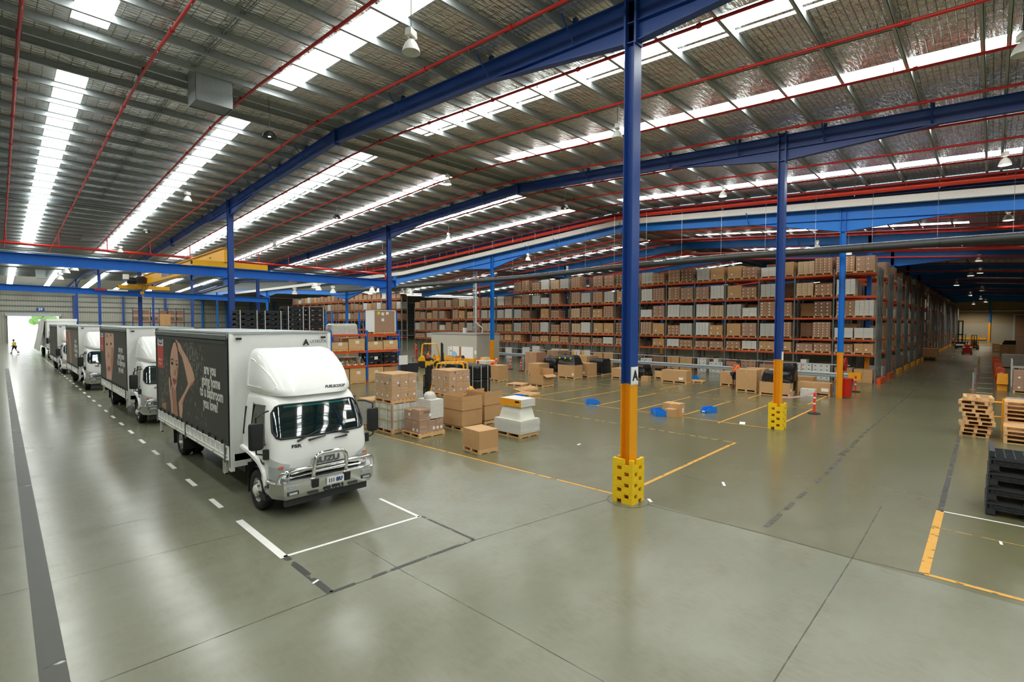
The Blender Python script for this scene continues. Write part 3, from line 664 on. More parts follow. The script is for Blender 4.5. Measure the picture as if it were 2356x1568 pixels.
    low = [cab_row(z)[i0:i1+1] for z in (.58, .7, .8, .9, 1.0, 1.12)]; b.grid(low)
    for s in (0, -1):
        sx = -1 if s == 0 else 1
        # flank between front panel and wheel arch
        b.poly([(sx*1.1, low[5][s][1], 1.12), (sx*1.1, low[0][s][1], .58), (sx*1.1, .6, .58), (sx*1.1, .62, .7), (sx*1.1, .7, .84), (sx*1.1, .85, .95), (sx*1.1, 1.05, 1.03), (sx*1.1, 1.3, 1.08), (sx*1.1, 1.6, 1.12)], [tuple(range(9))])
        path = [(.57, .56), (.585, .68), (.64, .8), (.76, .91), (.94, 1.0), (1.2, 1.07), (1.5, 1.12), (1.97, 1.16)]
        ring = []
        for y, z in path:
            ring.append([(sx*1.1, y-.02, z+.1), (sx*1.15, y, z+.08), (sx*1.16, y+.01, z+.02), (sx*1.13, y+.03, z-.02), (sx*1.0, y+.03, z-.02)])
        b.grid(ring)
    cabo = b.build('cab', 'white', T, smooth=38)
    def wsp(i, t, g):
        u = abs(2*(i-9)/(n-19)-1); q = min(1, max(0, (u-.72)/.28)); dz = .15*(1-math.sqrt(1-q*q)); z = 1.575+dz+(2.225-1.575-2*dz)*t
        return cab_row(z, 1.95, g)[i]
    b = MB(); b.grid([[wsp(i, t/10, .012) for i in range(9, n-9)] for t in range(11)])
    ws = b.build('windscreen', 'glass', T, smooth=60)
    b = MB(); lp = [wsp(i, 0, .012) for i in range(9, n-9)]+[wsp(n-10, t/6, .012) for t in range(1, 6)]+[wsp(i, 1, .012) for i in range(n-10, 8, -1)]+[wsp(9, t/6, .012) for t in range(5, 0, -1)]
    b.tube(lp+lp[:2], .021, 6, False); b.build('windscreen_seal', 'black', ws, smooth=60)
    b = MB(); b.grid([[wsp(i, t, .0145) for i in range(12, n-12)] for t in (.92, .985)]); b.build('sun_band', 'teal', ws, smooth=60)
    # dashboard, seats and wheel are dark behind tinted glass: stickers on the screen
    b = MB(); c = cab_row(1.72, 1.95, .018); p = c[n//2+4]; q = c[n//2+6]; c2 = cab_row(1.78, 1.95, .018); b.poly([p, q, c2[n//2+6], c2[n//2+4]], [(0, 1, 2, 3)]); b.build('screen_sticker', 'paper', ws)
    b = MB()
    for s in (-1, 1):
        rows = []
        for z in (1.37, 1.44, 1.5, 1.58, 1.7, 1.85, 2.0, 2.12, 2.2):
            x = s*(float(np.interp(z, CZ, CW))+.007); yf_ = float(np.interp(z, (1.36, 1.5, 2.2), (.95, .66, .88))); rows.append([(x, yf_+(1.46-yf_)*t, z) for t in (0, .5, 1)])
        b.grid(rows)
    b.each('side_window', 'glass', T)
    b = MB()
    for s in (-1, 1):
        w = lambda z: s*(float(np.interp(z, CZ, CW))+.012)
        b.tube([(w(1.14), 1.5, 1.14), (w(1.5), 1.5, 1.5), (w(2.2), 1.5, 2.22)], .008, 4); b.tube([(w(1.5), .62, 1.48), (w(1.36), .95, 1.345)], .014, 4)
        b.tube([(w(2.2), .84, 2.22), (w(2.15), 1.47, 2.19), (w(1.4), 1.45, 1.4)], .014, 4)
        b.box(min(w(1.3), w(1.3)+s*.02), max(w(1.3), w(1.3)+s*.02), 1.36, 1.5, 1.28, 1.32); b.tube([(w(1.6), 1.9, 1.5), (w(2.1), 1.9, 2.1)], .02, 5)
    b.each('door_trim', 'black', T)
    # wind deflector
    b = MB(); rows = []
    for z, f, w, rr in ((2.4, .62, .9, 1.95), (2.47, .64, .98, 1.98), (2.55, .68, 1.0, 2.0), (2.8, .86, .97, 2.02), (3.05, 1.12, .93, 2.05), (3.22, 1.36, .88, 2.08), (3.32, 1.6, .82, 2.1), (3.36, 1.85, .74, 2.12)):
        row = []
        for i in range(33):
            a = PI*i/32; c, s_ = math.cos(a), math.sin(a); ex = .42
            row.append((-w*math.copysign(abs(c)**ex, c), rr-(rr-f)*abs(s_)**ex, z))
        rows.append(row)
    b.grid(rows); b.poly(rows[-1], [tuple(range(33))]); fo = b.build('wind_deflector', 'white', T, smooth=50)
    b = MB()
    def dfl(z, a):
        f, w, rr = [float(np.interp(z, (2.4, 2.47, 2.55, 2.8, 3.05, 3.22, 3.32, 3.36), q)) for q in ((.62, .64, .68, .86, 1.12, 1.36, 1.6, 1.85), (.9, .98, 1., .97, .93, .88, .82, .74), (1.95, 1.98, 2., 2.02, 2.05, 2.08, 2.1, 2.12))]
        return w*abs(math.cos(a))**.42+.004, rr-(rr-f)*abs(math.sin(a))**.42, z
    for s in (-1, 1):
        pth = [dfl(z, a) for z, a in ((2.56, .95), (2.56, .3), (2.56, .004), (2.9, .004), (3.14, .01), (3.12, .1), (2.98, .5), (2.8, .8), (2.62, .97), (2.56, .95))]
        b.tube([(s*x, y, z) for x, y, z in pth], .014, 5)
    b.each('deflector_moulding', 'white', fo)
    lettering('FUELSCOOP', .085, 'ink', (.42, .665, 2.53), (math.radians(70), 0, 0), fo, 'lettering', shear=.3, spread=.003)
    # nose details
    fz = lambda x, z: float(np.interp(z, CZ, CF))+.08*(x/.8)**2
    b = MB()
    for z0, z1, w in ((.92, .94, .5), (.88, .9, .72), (.82, .85, .74), (.74, .77, .7)): b.box(-w, w, .2, .3, z0, z1)
    b.box(-.74, .74, .235, .33, .7, .95); gr = b.build('grille', 'black', T)
    b = MB()
    b.tube([(-.76, .22, .87), (-.5, .2, .9), (0, .2, .91), (.5, .2, .9), (.76, .22, .87)], .022, 6); b.tube([(-.78, .22, .8), (0, .2, .83), (.78, .22, .8)], .022, 6); b.tube([(-.74, .23, .73), (0, .2, .74), (.74, .23, .73)], .018, 6); b.build('grille_bar', 'chrome', gr, smooth=60)
    for s in (-1, 1):
        hl = empty('headlight', (0, 0, 0)); hl.parent = T
        xs = [s*.76, s*.9, s*1.02, s*1.085]; yf = [.3, .33, .42, .56]
        def pan(z0, z1, bb, off=0): bb.grid([[(x, y-off, z) for x, y in zip(xs, yf)] for z in (z0[0], z1[0])]) if 0 else bb.poly([(x, y-off-.02, z) for x, y, z in zip(xs, yf, z0)]+[(x, y-off-.02, z) for x, y, z in zip(xs, yf, z1)], [(i, i+1, 5+i, 4+i) for i in range(3)])
        b = MB(); pan((.72, .73, .75, .78), (.98, 1.0, 1.02, 1.04), b, .015); b.build('lamp_glass', 'lens', hl, smooth=60)
        b = MB(); pan((.98, 1.0, 1.02, 1.04), (1.06, 1.1, 1.16, 1.22), b, .014); b.build('indicator_glass', 'reflector', hl, smooth=60)
        b = MB(); b.box(*sorted((s*.88, s*.97)), .28, .3, 1.0, 1.045); b.build('amber_lens', 'amber', hl)
        b = MB(); b.lathe([(.075, 0), (.06, -.012), (.0, -.02)], (s*.86, .27, .86), 'y', 14); b.build('reflector_bowl', 'chrome', hl, smooth=60)
    lettering('ISUZU', .17, 'galvdark', (0, fz(0, 1.0)-.014, 1.035), '-y', T, 'badge', spread=.008, xscale=1.3)
    lettering('FSR', .09, 'ink', (-.6, fz(.6, 1.4)-.008, 1.4), (PI/2, 0, -.15), T, 'badge', spread=.003, xscale=1.4)
    lettering('FSR260', .075, 'ink', (-1.112, .78, 1.06), '-x', T, 'badge', spread=.001); lettering('A', .2, 'ink', (.55, 2.44, 3.45), '-y', T, 'badge', spread=.008); lettering('USTRUCK', .1, 'darkgrey', (.87, 2.44, 3.47), '-y', T, 'badge')
    b = MB()
    for s in (-1.0, 1.0): b.box(s-.06, s+.06, 2.43, 2.46, 3.55, 3.6)
    b.box(-1.14, -1.02, .42, .46, .62, .7); b.box(1.02, 1.14, .42, .46, .62, .7); b.each('marker_lamp', 'black', T)
    # wipers and mirrors
    for a, c in (((-.58, fz(.58, 1.52)-.03, 1.5), (-.1, fz(.1, 1.66)-.05, 1.68)), ((-.36, fz(.3, 1.5)-.03, 1.5), (.0, fz(0, 1.54)-.04, 1.54)), ((.55, fz(.5, 1.52)-.03, 1.52), (.15, fz(.1, 1.6)-.05, 1.62)), ((.5, fz(.4, 1.48)-.03, 1.47), (.2, fz(.1, 1.48)-.04, 1.46))):
        b = MB(); b.tube([a, c], [.022, .012], 6); b.build('wiper', 'black', T)
    for s in (-1, 1):
        mr = empty('wing_mirror', (0, 0, 0)); mr.parent = T
        x = s*1.3; b = MB(); rows = []
        for z, k in ((1.4, .7), (1.42, .92), (1.46, 1), (1.88, 1), (1.93, .9), (1.945, .65)):
            rows.append([(x+.135*k*(abs(math.cos(t))**.5)*math.copysign(1, math.cos(t)), .56+.07*k*(abs(math.sin(t))**.5)*math.copysign(1, math.sin(t)), z) for t in [2*PI*i/20+.01 for i in range(20)]])
        b.grid(rows, close=True); b.poly(rows[0], [tuple(range(20))[::-1]]); b.poly(rows[-1], [tuple(range(20))]); b.build('mirror_housing', 'black', mr, smooth=40)
        b = MB(); b.tube([(x, .56, 1.93), (x, .55, 2.05), (s*1.15, .62, 2.12), (s*1.0, .72, 2.13)], .018, 6); b.tube([(x, .56, 1.42), (x+.0, .55, 1.32), (s*1.2, .5, 1.3), (s*1.1, .55, 1.3)], .018, 6); b.cbox((s*1.12, .55, 1.18), (.09, .1, .2)); b.each('mirror_arm', 'black', mr)
    # bumper and bull bar
    bm = 'chrome' if bull else 'white'
    prof = [(-1.13, .62), (-1.13, .3), (-.98, .02), (.98, .02), (1.13, .3), (1.13, .62)]
    b = MB(); rings = [[(x, y, z) for x, y in [(p[0]*k, p[1]+o) for p in prof]] for z, k, o in ((.4, .9, .1), (.41, .95, .05), (.52, 1.0, 0), (.74, 1.0, 0), (.76, .98, .04), (.76, .94, .25))]
    b.grid(rings); bp = b.build('bumper', 'alu' if bull else 'white', T, smooth=25)
    b = MB(); b.box(-.9, .9, .16, .26, .24, .41); b.build('front_apron', 'plastic', bp)
    if bull:
        b = MB(); L = .045
        b.tube([(-.36, .1, .7), (-.36, .04, 1.02), (-.34, .04, 1.13), (-.27, .04, 1.21), (-.18, .04, 1.235), (.18, .04, 1.235), (.27, .04, 1.21), (.34, .04, 1.13), (.36, .04, 1.02), (.36, .1, .7)], L, 10)
        for s in (-1, 1): b.tube([(s*.35, .06, .97), (s*.85, .07, .97), (s*.97, .1, .94), (s*1.03, .14, .86), (s*1.05, .16, .74)], L*.95, 10)
        b.tube([(-.35, .06, .88), (.35, .06, .88)], L*.7, 8); b.tube([(-.35, .06, .97), (.35, .06, .97)], L*.4, 8); b.build('bull_bar', 'chrome', T, smooth=60)
        b = MB()
        for s in (-1, 1): b.cbox((s*.35, .03, .56), (.12, .1, .17), 0, 1.12)
        b.each('bar_bracket', 'black', bp)
    pl = empty('number_plate', (.08, .0, .63)); pl.parent = T
    b = MB(); b.box(-.19, .19, -.015, .015, -.07, .07); b.build('plate', 'paper', pl); lettering(plate, .12, 'posterblue', (0, -.02, 0), '-y', pl, 'plate_number', spread=.004, xscale=.8)
    if bull:
        lettering('ISUZU', .12, 'ink', (.05, .012, .465), '-y', bp, 'bumper_lettering', spread=.006, xscale=1.3)
        b = MB(); b.box(-.5, -.28, .014, .03, .44, .49); b.box(.38, .6, .014, .03, .44, .49); b.each('bumper_slot', 'darkgrey', bp)
    for s in (-1, 1):
        b = MB(); b.box(s*.8-.11, s*.8+.11, .0, .03, .5, .57); lo = b.build('fog_lamp', 'darkgrey', bp); b = MB(); b.box(s*.8-.08, s*.8+.08, -.006, .0, .515, .555); b.build('fog_lens', 'lens', lo)
        b = MB(); b.box(s*.8-.1, s*.8+.1, .005, .02, .63, .69); b.build('bumper_plate', 'galv', bp)
        b = MB(); b.box(*(sorted((s*.98, s*1.12))), .62, .95, .3, .42); b.build('step', 'black', T)
    for s in (-1, 1):
        wheel(T, s*.98, 1.13, s); wheel(T, s*.98, 7.4, s, True)
    b = MB()
    for s in (-1, 1):
        b.box(*(sorted((s*.7, s*1.14))), 8.0, 8.03, .25, .8); b.box(*(sorted((s*.7, s*1.14))), 6.85, 6.88, .25, .74)
        for k in range(7):
            a = PI*(.1+.8*k/7); a2 = PI*(.1+.8*(k+1)/7)
            b.poly([(s*.85, 1.13+.5*math.cos(a), .42+.5*math.sin(a)), (s*1.12, 1.13+.5*math.cos(a), .42+.5*math.sin(a)), (s*1.12, 1.13+.5*math.cos(a2), .42+.5*math.sin(a2)), (s*.85, 1.13+.5*math.cos(a2), .42+.5*math.sin(a2))], [(0, 1, 2, 3)])
        b.box(*(sorted((s*.8, s*1.1))), 1.66, 1.68, .25, .9)
    b.each('mudguard', 'rubber', T)
    return T
make_truck(9.95, 4.85, ART1, 'nearest white truck, poster of woman with raised arm, chrome bull bar', None, '111 8RF')
make_truck(22.95, 4.9, ART2, 'white truck directly behind the nearest one, face close-up on its curtain', None, '112 8RF', False)
make_truck(36.9, 4.62, ART3, 'third white truck in the line, faded grey poster', None, '113 8RF', False)
make_truck(49.8, 4.5, None, 'fourth truck in the line, plain pale curtain, white bumper', None, '114 8RF', False, False)
# the articulated truck at the head of the row, its curtain hanging open
T = empty('semi_trailer', (5.0, 69.5, 0), 0, 'big white semi trailer nearest the open doorway, side curtain hanging loose', 'truck')
b = MB(); b.box(-1.2, 1.2, 3.2, 17.5, 1.1, 4.25); b.build('trailer_body', 'white', T)
b = MB(); b.box(-1.25, 1.25, 3.15, 17.6, 4.0, 4.28); rl = b.build('top_rail', 'white', T)
b = MB(); rows = []
for z, o in ((4.05, 0), (3.0, .12), (2.0, .3), (1.0, .5), (.7, .55)): rows.append([(-1.25-o*.9+.07*math.sin(i*1.7), 6+i*.8, z) for i in range(14)])
b.grid(rows); b.build('loose_curtain', 'white', T, smooth=60)
b = MB(); rows = []
for z, f in ((.6, .1), (1.2, .05), (1.7, .08), (2.5, .3), (2.9, .4), (3.0, .7)): rows.append([(-1.15, 2.3, z), (-1.15, f+.2, z), (-1.0, f, z), (1.0, f, z), (1.15, f+.2, z), (1.15, 2.3, z)])
b.grid(rows); b.poly(rows[-1], [tuple(range(6))]); b.poly([rows[0][0], rows[0][-1], rows[-1][-1], rows[-1][0]], [(0, 1, 2, 3)]); b.build('cab', 'white', T, smooth=30)
b = MB(); b.poly([(-1.0, .02, 1.75), (1.0, .02, 1.75), (1.0, .26, 2.45), (-1.0, .26, 2.45)], [(0, 1, 2, 3)]); b.build('windscreen', 'glass', T)
b = MB(); b.poly([(-1.157, .55, 1.75), (-1.157, 1.5, 1.75), (-1.157, 1.5, 2.45), (-1.157, .7, 2.45)], [(0, 1, 2, 3)]); b.each('side_window', 'glass', T)
b = MB(); b.box(-1.0, 1.0, -.02, .1, .95, 1.35); b.build('grille', 'posterblue', T)
b = MB(); b.box(-1.2, 1.2, -.15, .3, .35, .8); b.build('bumper', 'alu', T)
b = MB(); b.box(-1.45, -1.25, .2, .3, 1.7, 2.3); b.box(1.25, 1.45, .2, .3, 1.7, 2.3); b.build('wing_mirror', 'black', T)
b = MB(); b.box(-.6, .6, 1, 17, .5, 1.1); b.build('chassis', 'black', T)
for y in (1.2, 4.2, 13.5, 14.8):
    for s in (-1, 1): wheel(T, s*1.0, y, s)
# the truck roof blower: nothing else stands on the lane
# ================================================================== services under the roof
PX = [.6+2.68*i for i in range(12)]
for i, x in enumerate(PX):
    b = MB(); ys = [-14, -6, 0, 6, 12, 17, 18.4, YR, 20, 21.4, 26, 32, 38, 47, 57]
    b.tube([(x, v, roofz(v)-.12-(.06 if abs(v-YR) < 1.5 else 0)) for v in ys], .042, 8)
    v = -12.
    while v < 56:
        b.tube([(x, v-.05, roofz(v)-.12), (x, v+.05, roofz(v)-.12)], .062, 8); v += 3.4
    o = b.build('sprinkler_pipe', 'red', smooth=60)
    tag(o, 'thin red sprinkler branch pipe under the roof, '+ordn(i)+' from the lane wall', 'pipe', 'red sprinkler branch pipes')
    b = MB(); v = -10.5
    while v < 50: b.lathe([(.014, .0), (.014, -.05), (.03, -.06), (.03, -.07), (.0, -.075)], (x, v, roofz(v)-.15), 'z', 6); v += 3.4
    b.build('sprinkler_head', 'galvdark', o)
    o.children[-1]['kind'] = 'stuff'
    b = MB(); v = -11.
    while v < 56: b.tube([(x, v, roofz(v)-.08), (x, v, roofz(v)+.06)], .012, 4); v += 1.45*3
    b.build('pipe_clip', 'galvdark', o); o.children[-1]['kind'] = 'stuff'
# cross main on the lane side
b = MB(); zc = 9.3; b.tube([(-8, 48, zc), (29.3, 48, zc), (29.6, 48, zc), (29.8, 48, zc-.1), (29.8, 48, zc-.9)], .085, 10)
for v in range(-6, 29, 6): b.tube([(v-.07, 48, zc), (v+.07, 48, zc)], .115, 10)
o = b.build('sprinkler_main', 'red', smooth=60); tag(o, 'red cross main pipe under the roof beyond the crane', 'pipe')
b = MB()
for x in PX[:11]: b.tube([(x, 48, zc), (x, 48, roofz(48)-.12)], .035, 6)
b.each('riser', 'red', o)
# big red main along the building joint
mz = lambda v: 11.42-.056*abs(v-YR) if v < 44 else 11.42-.056*24.8
b = MB(); b.tube([(XE-.62, v, mz(v)-(.05 if abs(v-YR) < .4 else 0)) for v in (-12, -6, 0, 6, 12, 17, YR, 21.5, 27, 33, 40, 46, 60, 75)], .135, 12)
v = -9.
while v < 60: b.tube([(XE-.62, v-.1, mz(v)), (XE-.62, v+.1, mz(v))], .16, 10); v += 5.4
o = b.build('sprinkler_main', 'red', smooth=60); tag(o, 'thick glossy red main pipe between the two roofs', 'pipe')
o.data.materials[0] = mat('redgloss', (238, 66, 40), .25, var=.05)
b = MB(); v = -8.
while v < 56: b.tube([(XE-.62, v, mz(v)-.2), (XE-.62, v, mz(v)+.5)], .022, 5); v += 3.3
b.each('pipe_hanger', 'whitepaint', o)
# second level mains in the rack hall
for k, (x, dz, lab) in enumerate(((33.5, -.95, 'red main pipe over the floor before the racking'), (37.6, -1.5, 'long red pipe low under the rack hall roof'), (46, -1.1, 'red pipe above the second rack row'), (58, -1.2, 'red pipe further along the rack hall'), (72, -1.2, 'distant red pipe in the rack hall'), (90, -1.2, 'most distant red pipe in the rack hall'))):
    b = MB(); b.tube([(x, v, roofz2(v)+dz) for v in (-8, 0, 8, 16, YR, 23, 32, 45)], .06 if k != 1 else .085, 7); tag(b.build('sprinkler_pipe', 'red', smooth=60), lab, 'pipe')
for k in range(9):
    x = 34.9+2.66*k
    b = MB(); b.tube([(x, v, roofz2(v)-.15) for v in (-8, 0, 8, 16, YR, 23, 32, 45)], .035, 6); tag(b.build('sprinkler_pipe', 'red'), 'thin red branch pipe in the rack hall, '+ordn(k)+' past the blue frame', 'pipe', 'rack hall branch pipes')
for k in range(10):
    x = 62+7*k
    b = MB(); b.tube([(x, v, roofz2(v)-.2) for v in (-8, 0, 8, 16)], .05, 5); tag(b.build('sprinkler_pipe', 'red'), 'distant red branch pipe over the aisle, '+ordn(k)+' towards the end wall', 'pipe', 'distant branch pipes')
# fabric air duct hung on wires
dz_ = lambda v: float(np.interp(v, (-4, 10.7, 18, 27.8, 59.5), (7.56, 7.84, 7.84, 7.66, 7.87)))
b = MB(); n = 40; b.tube([(30, -5+64.5*i/n, dz_(-5+64.5*i/n)) for i in range(n+1)], .175, 16)
d = b.build('air_duct', 'duct', smooth=60); tag(d, 'long dark grey round air duct hung across the racking', 'duct')
b = MB()
for i in range(22): v = -4+2.9*i; b.tube([(30, v-.02, dz_(v)), (30, v+.02, dz_(v))], .182, 16)
b.build('duct_seam', 'black', d, smooth=60); d.children[-1]['kind'] = 'stuff'
b = MB(); b.tube([(30, -5+64.5*i/n, dz_(-5+64.5*i/n)+.21) for i in range(n+1)], .022, 5); b.build('support_cable', 'steel', d)
b = MB()
for i in range(24):
    v = -3+2.45*i; b.tube([(30, v, dz_(v)+.2), (30, v, roofz(v)+.1)], .007, 4)
b.each('hanger_wire', 'steel', d)
# roof vent boxes
for c, lab in (((4.95, 18.2, 11.75, 1.05, .85, .95), 'square galvanised vent box hanging near the ridge'), ((5.2, 50, 10.95, 1.05, .9, .8), 'square galvanised vent box over the lane beyond the second splice'), ((4.35, 92, 10.55, .95, .9, .8), 'far galvanised vent box above the end of the lane')):
    o = empty('vent_box', (c[0], c[1], c[2]-c[5]), 0, lab, 'vent'); b = MB(); x, y, h = c[3]/2, c[4]/2, c[5]+.35
    b.prism([(-x, 0), (-x, h), (x, h), (x, 0)], 'y', -y, -y+.01); b.box(-x, -x+.01, -y, y, 0, h); b.box(x-.01, x, -y, y, 0, h); b.box(-x, x, y-.01, y, 0, h); b.box(-x, x, -y, y, h-.02, h); b.build('casing', 'galv', o)
    b = MB(); b.box(-x+.03, x-.03, -y+.03, y-.03, .03, .05); b.build('grille', 'galvdark', o)
# high-bay lamps
def lamp(p, label, lit=False, dark=False, s=1., fz=roofz, watts=0):
    o = empty('high_bay_lamp', p, 0, label, 'ceiling lamp'); top = fz(p[1])-p[2]+.1
    m = 'black' if dark else 'whitepaint'
    if dark and not lit or dark:
        b = MB(); b.lathe([(.05, .22), (.12, .2), (.2, .1), (.24, .0), (.22, -.0), (.0, .03)], (0, 0, 0), 'z', 20); b.build('reflector', m, o, smooth=50)
    else:
        b = MB(); b.lathe([(.07*s, .36*s), (.1*s, .34*s), (.17*s, .25*s), (.23*s, .12*s), (.26*s, 0), (.25*s, 0), (.21*s, .12*s), (.15*s, .24*s), (.06*s, .32*s)], (0, 0, 0), 'z', 24); b.build('reflector', m, o, smooth=50)
        b = MB(); b.cbox((0, 0, .44*s), (.34*s, .2*s, .2*s), .4, .92); b.build('control_gear', m, o)
        b = MB(); b.tube([(-.07*s, 0, .33*s), (-.07*s, 0, .46*s)], .012, 4); b.tube([(.07*s, 0, .33*s), (.07*s, 0, .46*s)], .012, 4); b.each('bracket', m, o)
    if lit:
        b = MB(); b.lathe([(.19*s, .03), (0, .02)], (0, 0, 0), 'z', 18); b.build('glowing_lens', 'lampglow', o)
    else:
        b = MB(); b.lathe([(.05*s, .28*s), (.05*s, .12*s), (0, .1*s)], (0, 0, 0), 'z', 10); b.build('bulb', 'reflector', o)
    if lit and watts:
        l = bpy.data.lights.new('lamp_light', 'SPOT'); l.energy = watts; l.spot_size = 2.75; l.spot_blend = .5; l.shadow_soft_size = .2; l.color = (1, .9, .74)
        link('lamp_light', l, o).location = (0, 0, -.02)
    b = MB(); b.tube([(0, 0, .2 if dark else .64*s), (0, 0, max(top, .8))], .012, 4); b.build('suspension_cable', 'galvdark', o)
for px, py, z, lit, dark, lab in (
    (946, 121, 9.55, False, False, 'big white bell lamp below the skylight strip near the camera'), (620, 316, 10.5, True, True, 'round black lamp glowing under the roof ridge'),
    (432, 463, 9.9, False, False, 'white bell lamp over the lane before the splice'), (337, 535, 9.8, True, True, 'small black lamp glowing above the truck lane'),
    (1030, 424, 10.6, True, False, 'lit bell lamp in front of the middle skylight strip'), (1420, 318, 10.2, False, False, 'grey bell lamp beside the lettered column'),
    (1663, 452, 10.2, True, False, 'lit bell lamp just above the thick red main'), (1300, 480, 10.3, True, True, 'small black lamp near the end of a skylight strip'),
    (2312, 380, 9.6, True, False, 'lit bell lamp above the red main near the aisle'), (2352, 126, 9.7, False, False, 'large white lamp cut by the picture edge'),
    (1032, 550, 10.2, True, False, 'pale bell lamp before the light blue frame'), (632, 567, 9.9, False, False, 'small bell lamp beyond the yellow crane'),
    (277, 580, 9.2, False, False, 'white lamp beside the red cross main over the lane'), (775, 502, 10.2, True, True, 'small black lamp between two skylight strips'), (880, 584, 9.9, True, True, 'small dark lamp near the light blue roof joint')):
    lamp(at_z(px, py, z), lab, lit, dark, .72)
for px, py, z, lab in ((1215, 598, 8.9, 'first rack hall lamp behind the light blue column'), (2320, 507, 8.8, 'white lamp over the aisle under the thick duct'), (1880, 572, 8.7, 'lamp with wire guard above the top pallets'), (1090, 668, 8.3, 'distant rack hall lamp left of the steel riser'), (1200, 664, 8.3, 'distant lamp in front of the tall rack'), (2252, 600, 8.8, 'far lamp over the rack aisle'), (1952, 585, 8.6, 'lamp half hidden behind the air duct'), (2255, 628, 8.4, 'smaller lamp further down the rack aisle'), (1305, 625, 8.6, 'lamp above the racking left of the lettered column')):
    lamp(at_z(px, py, z), lab, True, False, .8, roofz2, 150 if px > 2200 else 0)
for k, (px, py) in enumerate(((152, 628), (171, 622), (139, 643))):
    lamp(at_z(px, py, 9.6), 'white bell lamp beyond the near crane beam, '+ORD[k]+' of three', False, False, 1.5, lambda y: 11)
for k, (px, py) in enumerate(((724, 662), (733, 667), (678, 676), (766, 673), (856, 670), (873, 670), (884, 668), (925, 675), (937, 676), (946, 678))):
    lamp(at_z(px, py, 7.3), 'tiny distant white lamp over the far racks, '+ORD[k]+' in line', True, False, 1.2, roofz2)
for k, (x, y) in enumerate(((62, 1.5), (76, 3.), (90, 1.), (104, 2.5), (120, 1.5), (136, 1.), (149, 3.))):  # last lamp, by the end wall, is added to brighten that wall
    lamp((x, y, 8.4), 'small lit lamp over the rack aisle, '+ORD[k]+' beyond the second rack row', True, False, 1, roofz2, 250+300*k+(500 if k > 3 else 0))
# ------------------------------------------------------------------ overhead crane
def ibeam(bm, a, c, w, h, tw=.02, tf=.03):
    """level-flanged I-beam between two points (top centre line)"""
    (x0, y0, z0), (x1, y1, z1) = a, c
    for w0, d0, d1 in ((w/2, 0, tf), (tw/2, tf, h-tf), (w/2, h-tf, h)):
        P = []
        for x, y, z in (a, c):
            for yy_ in (-w0, w0):
                for dd in (d1, d0): P.append((x, y+yy_, z-dd))
        bm.poly(P, [(0, 1, 3, 2), (4, 6, 7, 5), (0, 4, 5, 1), (2, 3, 7, 6), (0, 2, 6, 4), (1, 5, 7, 3)])
b = MB(); ibeam(b, (-8.5, 33.95, 7.28), (21.9, 33.95, 7.28), .34, .55); o = struct(b.build('crane_beam', 'brightblue'), 'bright blue crane runway beam nearer the camera', 'beam')
b = MB(); b.box(21.88, 21.95, 33.78, 34.12, 6.7, 7.6); b.build('end_stop', 'brightblue', o)
b = MB(); ibeam(b, (-8.5, 58.1, 7.2), (21.2, 58.1, 6.68), .34, .53); o = struct(b.build('crane_beam', 'brightblue'), 'bright blue crane runway beam further from the camera', 'beam')
b = MB(); b.box(21.15, 21.22, 57.9, 58.3, 6.2, 7.05); b.build('end_stop', 'brightblue', o)
for x in (9.72, 20.44):
    b = MB(); b.box(x-.15, x+.15, 32.6, 34.0, 6.6, 6.74); b.box(x-.02, x+.02, 32.6, 33.8, 6.2, 6.6); struct(b.build('beam_bracket', 'brightblue'), 'blue bracket carrying the crane beam on a navy column', 'bracket')
K = empty('overhead_crane', (10, 46, 7.28), 0, 'yellow overhead travelling crane on two blue runway beams', 'crane')
b = MB()
P = [(-.28, -12.2, .3), (.28, -12.2, .3), (.28, -11.6, 0.1), (.28, 11.9, .1), (-.28, 11.9, .1), (-.28, -11.6, .1)]
b.prism([(-12.3, .35), (-12.3, 1.15), (-12, 1.18), (11.8, .98), (12.1, .9), (12.1, .2), (-11.5, .22)], 'x', -.26, .3)
gd = b.build('bridge_girder', 'crane', K)
b = MB(); b.box(-.34, .38, -12.3, 12.1, 1.16, 1.19); b = MB(); b.prism([(-12.35, 1.15), (-12.35, 1.19), (-12, 1.22), (12.1, 1.02), (12.1, .97), (-12, 1.17)], 'x', -.36, .4); b.build('girder_flange', 'crane', gd)
lettering('AUSTCRANE', .62, 'brightblue', (-.27, 1.5, .6), '-x', gd, 'lettering', spread=.02, shear=.2, xscale=1.5); lettering('HOIST', .14, 'ink', (-.27, -9.5, .82), '-x', gd, 'lettering')
for y, x0, x1, z in ((-12.05, -1.9, 2.3, 0), (12.1, -2.1, 1.9, -.25)):
    b = MB(); b.box(x0, x1, y-.14, y+.14, z+.02, z+.36); et = b.build('end_carriage', 'crane', K)
    b = MB(); b.lathe([(.0, -.08), (.13, -.08), (.13, .08), (0, .08)], (x0+.3, y, z+.08), 'y', 12); b.lathe([(.0, -.08), (.13, -.08), (.13, .08), (0, .08)], (x1-.3, y, z+.08), 'y', 12); b.each('wheel', 'galvdark', et)
    b = MB(); b.box(x0-.06, x0, y-.08, y+.08, z+.1, z+.3); b.box(x1, x1+.06, y-.08, y+.08, z+.1, z+.3); b.each('buffer', 'black', et)
b = MB(); b.box(-.9, -.35, 10.2, 11.4, .1, .85); hz = b.build('hoist', 'crane', K)
b = MB(); b.lathe([(0, -.5), (.3, -.5), (.3, .5), (0, .5)], (-1.1, 10.8, .45), 'x', 16); b.box(-1.0, -.4, 9.9, 10.3, .2, .8); b.build('hoist_motor', 'black', hz)
b = MB(); b.box(-1.9, -1.5, 10.5, 10.9, .55, 1.0); b.build('control_box', 'whitepaint', hz)
